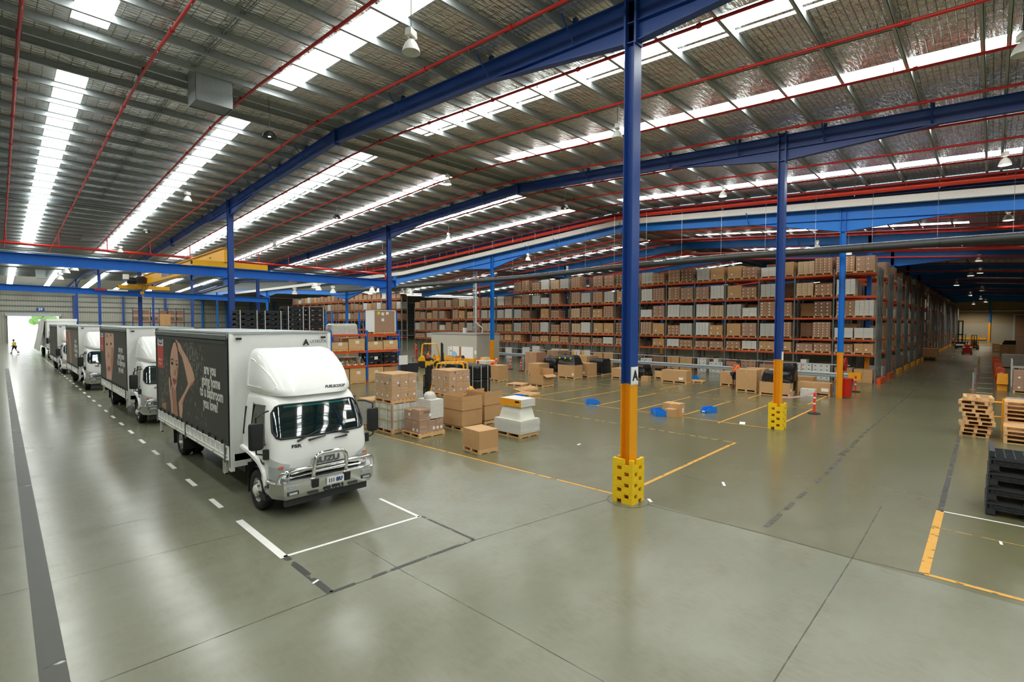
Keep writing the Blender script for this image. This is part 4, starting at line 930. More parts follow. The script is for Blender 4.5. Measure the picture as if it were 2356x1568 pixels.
b = MB(); b.tube([(-.5, 10.8, .1), (-.5, 10.8, -.55)], .02, 5); b.build('hoist_rope', 'galvdark', hz)
b = MB(); b.cbox((-.5, 10.8, -.75), (.26, .2, .26)); b.tube([(-.5, 10.8, -.75), (-.5, 10.8, -.9), (-.42, 10.8, -.96), (-.38, 10.8, -.88)], .03, 6); b.build('hook_block', 'crane', hz)
b = MB(); b.tube([(.0, -11.9+i*.5, 1.28+.04*math.sin(i*1.3)) for i in range(46)], .05, 5); b.build('festoon_cable', 'black', K)
b = MB(); b.tube([(.35, 9, 1.6), (.35, -11, 1.8)], .025, 5); b.tube([(.35, 9, 1.3), (.35, -11, 1.5)], .025, 5); b.build('walkway_rail', 'galv', K)
K.children[-1]['kind'] = 'thing'
b = MB(); b.box(7.1, 8.6, 57.78, 57.83, 6.78, 6.92); o = tag(b.build('rating_sign', 'paper'), 'narrow white rating sign on the further crane beam', 'sign')
b = MB(); b.box(6.2, 7.05, 57.77, 57.83, 6.79, 6.93); b.build('red_panel', 'redlamp', o)
# cable tray on the lane side
b = MB()
for s in (0, .3): b.tube([(-6, 50+s, 9.0), (9.3, 50+s, 8.95)], .03, 5)
for i in range(16): b.tube([(-6+i, 50, 9.0), (-6+i, 50.3, 9.0)], .02, 4)
tag(b.build('cable_tray', 'galv'), 'ladder cable tray under the roof behind the near crane beam', 'cable tray')
# steel riser and services by the office
b = MB()
for i, (dx, r, m) in enumerate(((0, .09, 'galv'),)):
    b.tube([(32.6, 36.3, 2.9), (32.6, 36.3, 9)], .1, 10); b.tube([(32.6, 36.6, 2.9), (32.6, 36.6, 9)], .05, 8)
    for z in (3.5, 4.5, 5.5, 6.5, 7.5): b.box(32.5, 32.7, 36.25, 36.65, z, z+.08)
o = tag(b.build('service_riser', 'galv'), 'tall galvanised service pipes rising from the site office roof', 'pipe')
b = MB(); b.tube([(32.8, 36.0, 8.6), (32.8, 36.0, 4.0)], .04, 6); b.build('red_pipe', 'red', o)
b = MB(); b.tube([(32.5, 36.2, 8.6), (32.5, 36.2, 4.0), (32.5, 35.3, 3.5), (32.5, 35.3, 2.9)], .05, 6); b.build('white_conduit', 'whitepaint', o)
# ================================================================== pallets and loads
def pallet_mb(w=1.1, d=1.1, b=None, z=0):
    b = b or MB()
    for i in range(7): x = -w/2+i*(w-.1)/6; b.box(x, x+.1, -d/2, d/2, z+.118, z+.138)
    for y in (-d/2, -.045, d/2-.09): b.box(-w/2, w/2, y, y+.09, z+.02, z+.118)
    for x in (-w/2, -.05, w/2-.1): b.box(x, x+.1, -d/2, d/2, z, z+.02)
    return b
PALLET = pallet_mb().mesh('pallet', 'wood'); PALLETD = pallet_mb().mesh('pallet', 'wooddark')
def cartons_mb(nx, ny, nz, w, d, h, z0=.138, gap=.008, jit=.0, skip=()):
    b = MB(); cx, cy, cz = w/nx, d/ny, h/nz
    for k in range(nz):
        for i in range(nx):
            for j in range(ny):
                if 0 < i < nx-1 and 0 < j < ny-1 and k < nz-1: continue
                if (i, j, k) in skip: continue
                g = gap/2+R.uniform(0, jit); x, y = -w/2+i*cx, -d/2+j*cy
                b.box(x+g, x+cx-g, y+g, y+cy-g, z0+k*cz+.002, z0+(k+1)*cz-.003)
    return b
def labels_mb(nx, nz, w, d, h, z0=.138, s=.07, faces='xy'):
    b = MB()
    for k in range(nz):
        for i in range(nx):
            u = -w/2+(i+.7)*w/nx; z = z0+(k+.25)*h/nz
            b.poly([(-w/2-.004, u-s/2, z), (-w/2-.004, u+s/2, z), (-w/2-.004, u+s/2, z+s), (-w/2-.004, u-s/2, z+s)], [(0, 3, 2, 1)])
            b.poly([(u-s/2, -d/2-.004, z), (u+s/2, -d/2-.004, z), (u+s/2, -d/2-.004, z+s), (u-s/2, -d/2-.004, z+s)], [(0, 1, 2, 3)])
    return b
TEMPL = []
def templ(desc, m, nx, ny, nz, h, lab=True, labs=.07, top=True, pal=None, w=1.06):
    c = cartons_mb(nx, ny, nz, w, w, h, jit=.003).mesh('cartons', m)
    l = labels_mb(nx, nz, w, w, h, s=labs).mesh('carton_label', 'paper') if lab else None
    TEMPL.append((desc, c, l, h, pal or PALLET))
templ('brown carton stack', 'carton', 3, 3, 4, 1.0); templ('pinkish wrapped carton stack', 'cartonpink', 2, 2, 3, .98); templ('plain brown box', 'kraft', 1, 1, 1, .95, True, .12)
templ('white carton stack', 'cartonwhite', 4, 4, 5, 1.02, False); templ('dark brown carton stack', 'cartondark', 3, 3, 4, 1.0); templ('pale carton stack', 'cartonlight', 3, 3, 6, .9, True, .05)
templ('grey wrapped stack', 'cartongrey', 3, 3, 5, .95, False); templ('brown six row stack', 'carton', 4, 4, 6, 1.05, True, .06); templ('yellowish box stack', 'kraft', 2, 2, 2, .8, True, .1)
templ('shorter brown stack', 'carton', 3, 3, 3, .78); templ('short white topped stack', 'cartonwhite', 2, 2, 2, .66, False); templ('lopsided brown stack', 'cartonpink', 2, 2, 4, .9); templ('reddish brown stack', 'carton', 2, 2, 5, 1.08, True, .09)
TALL = len(TEMPL)
templ('low brown stack', 'carton', 3, 3, 2, .55); templ('low white stack', 'cartonwhite', 3, 3, 3, .6, False); templ('low pinkish stack', 'cartonpink', 2, 2, 2, .5); templ('low plain box', 'kraft', 2, 2, 1, .6, True, .1)
def load(t, loc, label, group, rz=0, sz=1., parts=True, cat='pallet load'):
    desc, c, l, h, p = t
    if any(abs(loc[0]-x) < .78 and min(abs(loc[1]-6.15), abs(loc[1]-32.45)) < .75 for x in FX2[1:]): return None
    root = link('pallet_load', c, None, loc, rz); root.scale = (1, 1, 1)
    tag(root, label, cat, group)
    q = link('pallet', p, root)
    if l and parts: link('carton_label', l, root)['kind'] = 'stuff'
    return root
# ------------------------------------------------------------------ tall racking
LEV = [1.9, 2.9, 4.4, 5.86, 7.4]
def upright(b, x, y, d, h, braced=True, w=.09):
    for xx in (x, x+d-w): b.box(xx, xx+w, y-w/2, y+w/2, 0, h)
    if braced:
        n = max(2, int(h/1.0))
        for i in range(n):
            z = .3+i*(h-.5)/n; z2 = z+(h-.5)/n; a, c = (x+.05, x+d-.05) if i % 2 else (x+d-.05, x+.05); b.tube([(a, y, z), (c, y, z2)], .02, 4)
        for z in (.3, h-.2): b.tube([(x+.05, y, z), (x+d-.05, y, z)], .02, 4)
    return b
def uprun(b, x, y, d, h): return upright(b, x, y, d, h)
BAYS = [5.5, 7.95, 10.4, 12.85, 15.35, 17.88, 20.4, 22.95, 25.55, 28.15, 30.8, 33.45, 36.15, 38.85, 41.55, 44.2, 46.9, 49.65, 52.4, 55.15, 57.8]
XR = 40.45
def colour_pick(lv):
    return R.choice([0, 0, 1, 1, 2, 3, 3, 4, 5, 6, 6, 7, 7, 8, 9, 9, 10, 11, 12]) if lv else R.choice(range(TALL, len(TEMPL)))
def lname(i): return ('lowest', 'second', 'third', 'fourth', 'top')[i]
rk = empty('pallet_rack', (XR, 5.5, 0), 0, 'long orange beamed pallet rack facing the open floor', 'pallet rack')
def loc(b): return [(p[0]-XR, p[1]-5.5, p[2]) for p in b.v]
for i, y in enumerate(BAYS):
    h = 7.75 if y < 38 else 6.2
    b = upright(MB(), 0, y-5.5, 1.0, h); b.build('upright_frame', 'galvdark', rk)
    b = MB(); b.box(-.02, 1.02, y-5.56, y-5.44, 0, .02); b.build('foot_plate', 'orange', rk)
rear = MB()
for i in range(len(BAYS)-1):
    y0, y1 = BAYS[i]+.045-5.5, BAYS[i+1]-.045-5.5
    for k, z in enumerate(LEV):
        if k == 4 and BAYS[i] > 38: continue
        b = MB(); b.box(-.03, .03, y0, y1, z-.12, z); b.build('beam', 'orange', rk); rear.box(.95, 1.0, y0, y1, z-.12, z)
        rear.box(0, 1.0, y0+1.0, y0+1.04, z-.06, z-.01); rear.box(0, 1.0, y0+1.7, y0+1.74, z-.06, z-.01)
rear.build('rear_beam', 'orange', rk)['kind'] = 'stuff'
EMPTYSLOT = {(11, 2, 1), (9, 4, 0), (10, 3, 0), (6, 0, 1), (12, 0, 0), (7, 2, 1)}
for i in range(len(BAYS)-1):
    y0, y1 = BAYS[i], BAYS[i+1]
    for k, z in enumerate(LEV):
        if k == 4 and y0 > 38: continue
        for s in (0, 1):
            if (i, k, s) in EMPTYSLOT or R.random() < .04: continue
            t = TEMPL[colour_pick(k)]
            y = y0+(y1-y0)*(.27 if s == 0 else .73)
            side = 'nearer the aisle' if s == 0 else 'away from the aisle'
            load(t, (XR+.48+R.uniform(-.04, .04), y+R.uniform(-.04, .04), z), f'{t[0]}, {lname(k)} beam, {ordn(i)} bay from the aisle, {"aisle side" if s == 0 else "far side"}', 'pallet loads in the front rack', R.choice((0, PI/2, PI))*0)
# back row behind it: one long frame with its own loads
bk = empty('pallet_rack', (XR+1.25, 5.5, 0), 0, 'second pallet rack standing back to back with the front one', 'pallet rack')
for i, y in enumerate(BAYS): upright(MB(), 0, y-5.5, 1.0, 7.75 if y < 38 else 6.2).build('upright_frame', 'galvdark', bk)
b = MB()
for i in range(len(BAYS)-1):
    for k, z in enumerate(LEV):
        if k == 4 and BAYS[i] > 38: continue
        for x in (0, .95): b.box(x, x+.05, BAYS[i]-5.45, BAYS[i+1]-5.55, z-.12, z)
b.build('beam', 'orange', bk)['kind'] = 'stuff'
REST = {}
def rest(t, x, y, z):
    me = t[1]; b, wd = REST.setdefault(me.materials[0].name.split('.')[0], MB()), REST.setdefault('wooddark', MB())
    n = len(me.vertices); co = np.empty(n*3); me.vertices.foreach_get('co', co); co = co.reshape(n, 3)+(x, y, z)
    b.poly(co.tolist(), [tuple(p.vertices) for p in me.polygons]); pallet_mb(b=wd); w = wd.v[-15*8-0:] if 0 else None
    k = len(pallet_mb().v); wd.v[-k:] = [(q[0]+x, q[1]+y, q[2]+z) for q in wd.v[-k:]]
for i in range(len(BAYS)-1):
    for k, z in enumerate([.0]+LEV):
        if k == 5 and BAYS[i] > 38: continue
        for s in (0, 1):
            y = BAYS[i]+(BAYS[i+1]-BAYS[i])*(.27 if s == 0 else .73)
            if R.random() < .2 or abs(y-32.45) < .8 or abs(y-6.15) < .8: continue
            rest(TEMPL[R.choice([0, 1, 4, 4, 7, 2] if k != 1 else [TALL, TALL+2, TALL+3])], XR+1.75, y, z)
# rack rows along the aisle, seen end-on
for r in range(1, 23):
    x = XR+4.95*r
    o = empty('pallet_rack', (x, 5.5, 0), 0, 'double pallet rack seen end-on along the aisle, '+ordn(r)+' row', 'pallet rack', 'rack rows along the aisle')
    h = 7.75
    for dx in (0, 1.25):
        for y in (0, 2.6) if r < 9 else (0,): upright(MB(), dx, y, 1.0, h, r < 9).build('upright_frame', 'galvdark', o)
        b = MB(); b.box(dx-.05, dx+1.05, -.2, -.05, 0, .32); b.build('end_guard', 'orange' if r == 1 else 'yellow', o)
    b = MB()
    for z in LEV:
        for dx in (0, .95, 1.25, 2.2): b.box(dx, dx+.05, .05, 2.55 if r < 9 else 2.0, z-.12, z)
    b.build('beam', 'orange', o)['kind'] = 'stuff'
    for k, z in enumerate([0]+LEV):
        if r > 12 and k not in (5,): continue
        t = TEMPL[colour_pick(1 if k != 1 else 0)]
        load(t, (x+.5, 5.5+.75, z), f'{t[0]} at the aisle end of rack row {ORD[r] if r < 20 else ordn(r)}, {"floor" if k == 0 else lname(k-1)} level', 'loads at the aisle ends', 0, 1, False)
        if k >= 4 and r < 13:
            t = TEMPL[colour_pick(1)]; load(t, (x+1.75, 5.5+.75, z), f'{t[0]} on the far face of rack row {ORD[r]}, {lname(k-1)} level', 'loads at the aisle ends', 0, 1, False)
# row end of the front rack: orange end guard
b = MB(); b.box(XR-.06, XR+2.3, 5.18, 5.4, 0, .35); tag(b.build('rack_end_guard', 'orange'), 'orange steel guard at the foot of the front rack end', 'guard')
# further racking along the lane side of the hall
FB = [61+2.7*i for i in range(15)]
fr = empty('pallet_rack', (XR, 61, 0), 0, 'distant pallet rack continuing the front rack towards the end wall', 'pallet rack')
for y in FB: upright(MB(), 0, y-61, 1.0, 7.75, False).build('upright_frame', 'galv', fr)
b = MB()
for k, z in enumerate(LEV): b.box(-.03, .03, 0, FB[-1]-61, z-.12, z); b.box(.95, 1.0, 0, FB[-1]-61, z-.12, z)
b.each('beam', 'orange', fr)
for i in range(len(FB)-1):
    for k in (2, 3, 4):
        for s in (0, 1):
            rest(TEMPL[colour_pick(1)], XR+.5, FB[i]+(.72 if s == 0 else 1.95), LEV[k])
al = MB(); mats = list(REST)
for i, m in enumerate(mats):
    al.use(i); al.poly(REST[m].v, REST[m].f)
o = al.build('pallet_loads_behind', mats); tag(o, 'mass of cartons on pallets in the back and distant racks', 'pallet loads', None, 'stuff')
# ================================================================== goods on the floor
def corner(px, py, w, d, z=0):
    """centre of something whose nearest corner stands at a pixel"""
    p = at_z(px, py, z); return (p[0]+w/2, p[1]+d/2, z)
def put_pallet(root, w, d, m='wood'):
    return pallet_mb(w, d).build('pallet', m, root)
def kraft(px, py, w, d, h, label, pal=True, m='kraft', rz=0, tape=True, z=0, tags=(), cat='cardboard box', group=None, open_=False, dark=None):
    c = corner(px, py, w, d, z); z0 = .138 if pal else 0
    b = MB()
    if open_:
        t = .012; b.box(-w/2, w/2, -d/2, -d/2+t, z0, z0+h); b.box(-w/2, w/2, d/2-t, d/2, z0, z0+h); b.box(-w/2, -w/2+t, -d/2+t, d/2-t, z0, z0+h); b.box(w/2-t, w/2, -d/2+t, d/2-t, z0, z0+h); b.box(-w/2, w/2, -d/2, d/2, z0, z0+.02)
    else: b.cbox((0, 0, z0), (w, d, h))
    o = tag(b.build('cardboard_box', m, None, c, rz), label, cat, group)
    if pal: put_pallet(o, w, d)
    if tape and not open_:
        b = MB(); b.box(-w/2-.001, w/2+.001, -.02, .02, z0+h*.8, z0+h+.002); b.build('tape', 'cartonlight', o)
    for f, u, zz, sw, sh in tags:
        b = MB()
        if f == 'x': b.box(-w/2-.004, -w/2, u-sw/2, u+sw/2, z0+zz, z0+zz+sh)
        else: b.box(u-sw/2, u+sw/2, -d/2-.004, -d/2, z0+zz, z0+zz+sh)
        b.build('paper_label', 'paper', o)
    return o
def stack(name, px, py, w, d, nx, ny, nz, h, m, label, z=0, rz=0, pal=True, cat='pallet load', labs=.08, wrap=False, jit=.003):
    c = corner(px, py, w, d, z)
    o = cartons_mb(nx, ny, nz, w-.03, d-.03, h, .138 if pal else 0, jit=jit).build(name, m, None, c, rz); tag(o, label, cat)
    if pal: put_pallet(o, w, d)
    if labs: 
        l = labels_mb(nx, nz, w-.03, d-.03, h, .138 if pal else 0, labs).each('carton_label', 'paper', o)
    return o
def wrapped(px, py, w, d, h, label, m='blackwrap', pal=True, z=0, bulge=.05, taper=.92, cat='wrapped load', seed=1, z1=0):
    """film-wrapped load: lumpy rounded block"""
    c = corner(px, py, w, d, z); z0 = .138 if pal else z1; rr = random.Random(seed); rows = []
    n = 28
    for k in range(9):
        t = k/8; s = 1+(taper-1)*t; s *= (.9 if k == 8 else 1)
        row = []
        for i in range(n):
            a = 2*PI*i/n+.001; e = .22
            u = .5*w*s*math.copysign(abs(math.cos(a))**e, math.cos(a)); v = .5*d*s*math.copysign(abs(math.sin(a))**e, math.sin(a))
            j = 1+rr.uniform(-bulge, bulge)*.6; row.append((u*j, v*j, z0+h*t+rr.uniform(-.015, .015)*(k > 0)))
        rows.append(row)
    b = MB(); b.grid(rows, close=True); b.poly(rows[-1], [tuple(range(n))])
    o = tag(b.build('wrapped_load', m, None, c, smooth=50), label, cat)
    if pal: put_pallet(o, w, d)
    return o
# -- the group beside the first truck
o = kraft(1107, 1046, .72, .86, .56, 'single plain cardboard box on a small pallet, nearest the camera', rz=-.1)
wl = stack('white_carton_load', 902, 999, 1.08, 1.15, 7, 7, 2, .92, 'cartonwhite', 'white cartons strapped with yellow bands on a pallet', labs=0)
b = MB()
for z in (.45, .85): 
    for s in (-1, 1): b.box(-.55, .55, s*.575-.004, s*.575+.004, z, z+.022); b.box(s*.54-.004, s*.54+.004, -.58, .58, z, z+.022)
for u in (-.3, .25): b.box(u, u+.02, -.583, -.575, .14, 1.06); b.box(-.548, -.54, u, u+.02, .14, 1.06)
b.each('strap', 'strap', wl)
b = MB(); b.prism([(-.55, -.585), (-.49, -.585), (-.49, -.578), (-.543, -.578), (-.543, -.52), (-.55, -.52)], 'z', .2, 1.04); b.build('corner_board', 'carton', wl)
zt = 1.06
def marks(o, w, d, n, z0, z1, seed):
    rr = random.Random(seed); 
    for k in range(n):
        u = (rr.random()-.5)*.8; z = z0+(z1-z0)*rr.random(); b = MB()
        if k % 2: b.lathe([(0, -.002), (.034, -.002)], (-w/2-.004, u*d, z), 'x', 12)
        else: b.lathe([(0, -.002), (.034, -.002)], (u*w, -d/2-.004, z), 'y', 12)
        b.build('printed_mark', 'ink', o)
bo = stack('brown_carton_load', 902, 999-.0, 1.08, 1.15, 3, 3, 2, .92, 'kraft', 'wrapped brown cartons on a pallet set on the strapped white cartons', z=0, labs=.07); p = bo.location; bo.location = (wl.location[0], wl.location[1], zt+.005); marks(bo, 1.06, 1.13, 4, .25, 1.0, 3)
g1 = stack('grey_carton_load', 857, 987, 1.05, 1.05, 2, 2, 2, .86, 'cartongrey', 'pale wrapped stack partly hidden by the truck mirror', labs=0)
b = MB(); b.box(-.52, .52, -.52, .52, 1.0, 1.06); b.build('carton_lid', 'kraft', g1)
# mixed wrapped load with a white box and a bag on top
c = corner(965, 1009, 1.1, 1.05); mx = tag(link('mixed_carton_load', None, None, c), 'mixed wrapped load, brown cartons with a white box and plastic bag on top', 'pallet load')
put_pallet(mx, 1.1, 1.05, 'pine')
def bx(name, m, x0, x1, y0, y1, z0, z1): return MB().box(x0, x1, y0, y1, z0, z1).build(name, m, mx)
for i in range(2):
    for j in range(2): bx('carton', 'carton', -.5+i*.35, -.16+i*.35, -.47+j*.47, -.02+j*.47, .14, .56)
for i in range(2): bx('carton', 'carton', .2+i*.16, .35+i*.16, -.47, .45, .14, .58)
bx('carton', 'carton', -.5, -.05, -.47, -.02, .57, .96); bx('carton', 'carton', -.5, -.05, 0, .45, .57, .9)
bx('white_box', 'cartonwhite', -.03, .53, -.46, .3, .6, 1.25)
b = MB(); rr = random.Random(4); rows = []
for t, s in ((0, .9), (.3, 1), (.6, .95), (.85, .7), (1, .3)): rows.append([(.22+.24*s*math.cos(2*PI*i/18)*rr.uniform(.92, 1.05), -.08+.2*s*math.sin(2*PI*i/18)*rr.uniform(.92, 1.05), 1.25+.26*t) for i in range(18)])
b.grid(rows, close=True); b.poly(rows[-1], [tuple(range(18))]); b.build('plastic_bag', 'wraplight', mx, smooth=60)
for k, (y, z) in enumerate(((-.38, .2), (-.15, .2), (.1, .7))): MB().box(-.506, -.5, y, y+.09, z, z+.1).build('paper_label', 'paper', mx)
for k, (x, z) in enumerate(((-.1, .7), (.22, .22), (.38, .22), (.06, .22))): MB().box(x, x+.09, -.476, -.47, z, z+.1).build('paper_label', 'paper', mx)
lettering('AXA', .12, 'ink', (-.22, -.475, .86), '-y', mx, 'lettering')
def wrapfilm(o, w, d, z0, z1, name='stretch_film'):
    b = MB(); e = .012; q = [(-w/2-e, -d/2-e), (w/2+e, -d/2-e), (w/2+e, d/2+e), (-w/2-e, d/2+e)]; b.grid([[(x, y, z) for x, y in q] for z in (z0, z1)], close=True); b.build(name, 'film', o)
wrapfilm(bo, 1.05, 1.12, .14, 1.07); wrapfilm(wl, 1.06, 1.16, .14, 1.06); wrapfilm(g1, 1.02, 1.02, .14, 1.0); wrapfilm(mx, 1.0, .94, .14, .57)
b = MB(); e = .012; b.grid([[(-.51, -.48, z), (-.04, -.48, z), (-.04, .46, z), (-.51, .46, z)] for z in (.58, .97)], close=True); b.build('stretch_film', 'film', mx)
b = MB(); b.grid([[(-.045, -.475, z), (.545, -.475, z), (.545, .31, z), (-.045, .31, z)] for z in (.6, 1.26)], close=True); b.build('stretch_film', 'film', mx)
# open tall cartons
for px, py, lab in ((1063, 992, 'tall open topped cardboard box on a pallet, left of the pair'), (1115, 977, 'tall open topped cardboard box behind the first open one')):
    o = kraft(px, py, 1.0, 1.1, .95, lab, open_=True)
    b = MB()
    for s in (-1, 1):
        b.box(s*.5-.006, s*.5+.006, -.54, .54, 1.09, 1.1+.16*(s < 0)); b.box(-.48, .48, s*.54-.006, s*.54+.006, 1.09, 1.25)
    b.each('flap', 'kraft', o); MB().box(-.52, .52, -.57, .57, .75, .765).build('score_line', 'carton', o)
# second pair of brown cubes behind
lo = stack('grey_carton_load', 1033, 975, 1.05, 1.1, 3, 3, 3, .88, 'cartongrey', 'grey stack carrying the second brown carton cube', labs=0)
p = at_z(1033, 916, 1.02); lo.location = (p[0]+.54, p[1]+.56, 0)
b2 = stack('brown_carton_load', 1033, 913, 1.08, 1.15, 3, 3, 2, .92, 'kraft', 'wrapped brown carton cube left of the black wrapped stack', labs=.07); b2.location = (lo.location[0], lo.location[1], 1.03); marks(b2, 1.06, 1.13, 4, .25, 1.0, 8)
wrapfilm(b2, 1.05, 1.12, .14, 1.07)
st = stack('wrapped_carton_load', 985, 975, 1.0, 1.0, 2, 2, 3, .95, 'cartongrey', 'grey stack half hidden behind the mixed wrapped load', labs=0); st.location = (11.35, 17.3, 0)
for k, (h0, h1) in enumerate(((0, .72), (.72, 1.4))):
    pass
bw = wrapped(1097, 909, 1.1, 1.1, .72, 'shiny black wrapped load on a pallet under another', seed=2, bulge=.03, taper=.98)
bw2 = wrapped(1097, 909, 1.15, 1.15, .74, 'upper black wrapped load with white straps, on another black load', seed=3, pal=False, bulge=.03, taper=.98); bw2.location = (bw.location[0], bw.location[1], .87)
for oo, z0 in ((bw, .138), (bw2, 0)):
    b = MB()
    for u in (-.25, .25): b.box(u-.012, u+.012, -.585, -.57, z0, z0+.72); b.box(-.585, -.57, u-.012, u+.012, z0, z0+.72)
    b.each('strap', 'paper', oo)
wrapped(1072, 905, 1.1, 1.1, 1.45, 'grey topped black wrapped load behind the strapped black pair', seed=5, bulge=.03, taper=.97).location = (bw.location[0]-.2, bw.location[1]+1.5, 0)
kraft(1147, 878, .9, .9, .95, 'cardboard box standing behind the black wrapped loads', tape=False)
# flat packs with an upturned bath on them
c = corner(1198, 1009, 1.0, 1.2); c = (c[0]-.05, c[1], 0)
fp = tag(cartons_mb(1, 1, 9, 1.02, 1.3, .46, jit=.012).build('flat_carton_stack', 'cartonwhite', None, c), 'stack of flat white cartons on a pallet under an upturned bath', 'pallet load'); put_pallet(fp, .95, 1.2)
b = MB(); rows = []
for t, s in ((0, 1.02), (.02, 1.0), (.5, .9), (.9, .8), (.97, .77), (1, .7)):
    rows.append([(.5*.92*s*math.copysign(abs(math.cos(a))**.28, math.cos(a))*(.9 if t > .0 else 1), .5*1.14*s*math.copysign(abs(math.sin(a))**.28, math.sin(a)), .45*t) for a in [2*PI*i/36+.001 for i in range(36)]])
b.grid(rows, close=True); b.poly(rows[-1], [tuple(range(36))]); tb = tag(b.build('bathtub', 'tub', None, (c[0], c[1], .6), smooth=45), 'upturned cream bath on the flat white cartons', 'bath')
ob = tag(MB().cbox((0, 0, 0), (.74, 1.0, .26)).build('carton', 'cartonwhite', None, (c[0]-.02, c[1]-.05, 1.052)), 'white and orange printed carton lying on the upturned bath', 'cardboard box')
MB().box(-.376, -.37, -.5, .5, 0, .26).build('orange_panel', 'orangebox', ob); MB().box(-.379, -.376, -.42, -.22, .14, .21).build('printed_logo', 'ink', ob)
MB().box(-.379, -.376, -.42, -.3, .1, .115).build('printed_line', 'paper', ob)
MB().box(-.37, .37, -.502, -.5, .1, .11).build('carton_seam', 'cartongrey', ob)
b = MB(); b.tube([(-.5, .2, .6-.6), (-.385, .2, 1.06-.6+.0), (-.385, .2, 1.32-.6), (.3, .2, 1.32-.6)], .012, 4); 
# blue bins
def bin_(px, py, label, rz=0., flip=False, s=1.):
    p = floor_pt(px, py); b = MB(); w, d, h = .34*s, .62*s, .24*s; t = .015
    b.prism([(-d/2, 0), (d/2, 0), (d/2, h), (-d/2*.55, h), (-d/2-.03, h*.45)], 'x', -w/2, -w/2+t); b.prism([(-d/2, 0), (d/2, 0), (d/2, h), (-d/2*.55, h), (-d/2-.03, h*.45)], 'x', w/2-t, w/2)
    b.box(-w/2, w/2, -d/2, d/2, 0, t); b.box(-w/2, w/2, d/2-t, d/2, 0, h); b.prism([(-d/2, 0), (-d/2+t, 0), (-d/2-.03+t, h*.45), (-d/2-.03, h*.45)], 'x', -w/2, w/2)
    o = tag(b.build('parts_bin', 'bin', None, (p[0], p[1], 0), rz), label, 'plastic bin')
    MB().box(-.08, .08, -d/2-.04, -d/2-.03, h*.15, h*.4).build('bin_label', 'paper', o)
for px, py, rz, lab in ((1363, 929, .9, 'blue plastic bin lying on the yellow bay line'), (1516, 951, 1.1, 'blue bin in the pair left of the two cartons'), (1523, 956, .8, 'blue bin in the pair, nearer the camera'), (1631, 948, -1.9, 'blue bin lying alone right of the cartons'), (1195, 918, .4, 'blue bin behind the orange printed carton'), (1427, 866, .3, 'blue bin behind the lettered column'), (1596, 872, .2, 'blue bin standing beside the long carton'), (1908, 897, 1.5, 'flat blue bin behind the low long carton')):
    bin_(px, py, lab, rz)
kraft(1562, 958, .55, .75, .52, 'cardboard box on the floor beside the blue bin pair', False, tags=(('y', .1, .12, .1, .2),)); kraft(1550, 960, .42, .42, .33, 'small cardboard box in front of the larger carton on the floor', False)
for k, (px, py, rz, lab) in enumerate(((1192, 888, .3, 'loose pallet on the floor, furthest of the three'), (1210, 903, -.4, 'loose pallet tilted in the middle of three'), (1212, 912, .2, 'loose pallet on the floor, nearest of the three'))):
    p = floor_pt(px, py); o = tag(link('pallet', PALLET, None, (p[0]+.3, p[1]+.3, 0), rz), lab, 'pallet')
    if k == 1: o.rotation_euler = (0, -.14, rz); o.location.z = .08
# -- goods in front of the guard rail
o = kraft(1249, 891, 1.05, 1.05, .62, 'open cardboard box with raised flaps on a pallet', open_=True)
b = MB(); b.box(-.52, .52, .52, .535, .75, 1.15); b.prism([(-.53, .75), (-.53-.28, .62), (-.53-.28, .63), (-.53, .765)], 'x', -.5, .5); b.box(.515, .53, -.5, .5, .75, 1.1); b.each('flap', 'kraft', o)
kraft(1240, 864, 1.2, 1.1, .75, 'taped cardboard box behind the open flapped one'); kraft(1234, 858, 1.2, 1.2, 1.5, 'tall brown box stack behind the taped box', m='carton'); kraft(1283, 850, 1.5, 1.2, 1.45, 'wide brown box before the lattice barrier', m='carton')
o = kraft(1321.6, 872.4, .95, 1.5, .85, 'cardboard box under a heap of black film', tags=(('x', -.6, .12, .14, .16),)); h = wrapped(1321.6, 872.4, 1.1, 1.6, .65, 'black film heap with lime tags on a cardboard box', pal=False, seed=11, bulge=.1, taper=.7, cat='film heap'); h.location.z = 1.0
for y in (-.5, 0, .5): MB().box(-.56, -.5, y, y+.1, .42, .52).build('lime_tag', 'limetag', h)
kraft(1352.8, 869.4, 1.1, 1.15, .9, 'cardboard box between the black film loads', tags=(('x', .2, .5, .1, .1), ('x', -.2, .15, .2, .16)))
wrapped(1386, 864, 1.3, 1.3, 1.1, 'square black wrapped load beside the guard rail', seed=12, bulge=.02, taper=.95); wrapped(1278, 861, 1.2, 1.4, 1.05, 'slumped black film load left of the lime tags', seed=13, bulge=.08, taper=.85)
kraft(1350, 858, 1.6, 1.6, 1.2, 'wide cardboard box behind the black square load')
wrapped(1484, 872, 1.2, 1.5, .85, 'black wrapped load right of the lettered column', seed=14, bulge=.08, taper=.85); kraft(1446, 873, 1.2, 1.4, .6, 'cardboard box half hidden by the lettered column'); kraft(1490, 878, .45, .5, .35, 'small carton in front of the black load past the column', False)
o = kraft(1536, 873, 1.0, 1.0, .45, 'low pine crate with black lid', m='pine', tape=False); MB().box(-.45, .5, -.45, .5, .59, .75).build('black_lid', 'blackwrap', o)
kraft(1579, 883, .85, 1.75, .7, 'long cardboard box on a pallet before the guard rail', tags=(('x', -.5, .1, .3, .16),))
p = floor_pt(1600, 879); tag(link('pallet', PALLET, None, (p[0], p[1], 0), .2), 'flat pallet beside the long cardboard box', 'pallet')
kraft(1740, 903, .85, 1.15, 1.15, 'large cardboard box the standing worker leans over'); kraft(1757.7, 896, .9, 1.0, 1.1, 'cardboard box right behind the worker\'s large box'); kraft(1697, 889, 1.0, 1.1, .75, 'cardboard box behind the legs of the standing worker'); kraft(1670, 878, .4, .4, .25, 'little carton at the foot of the guard rail', False)
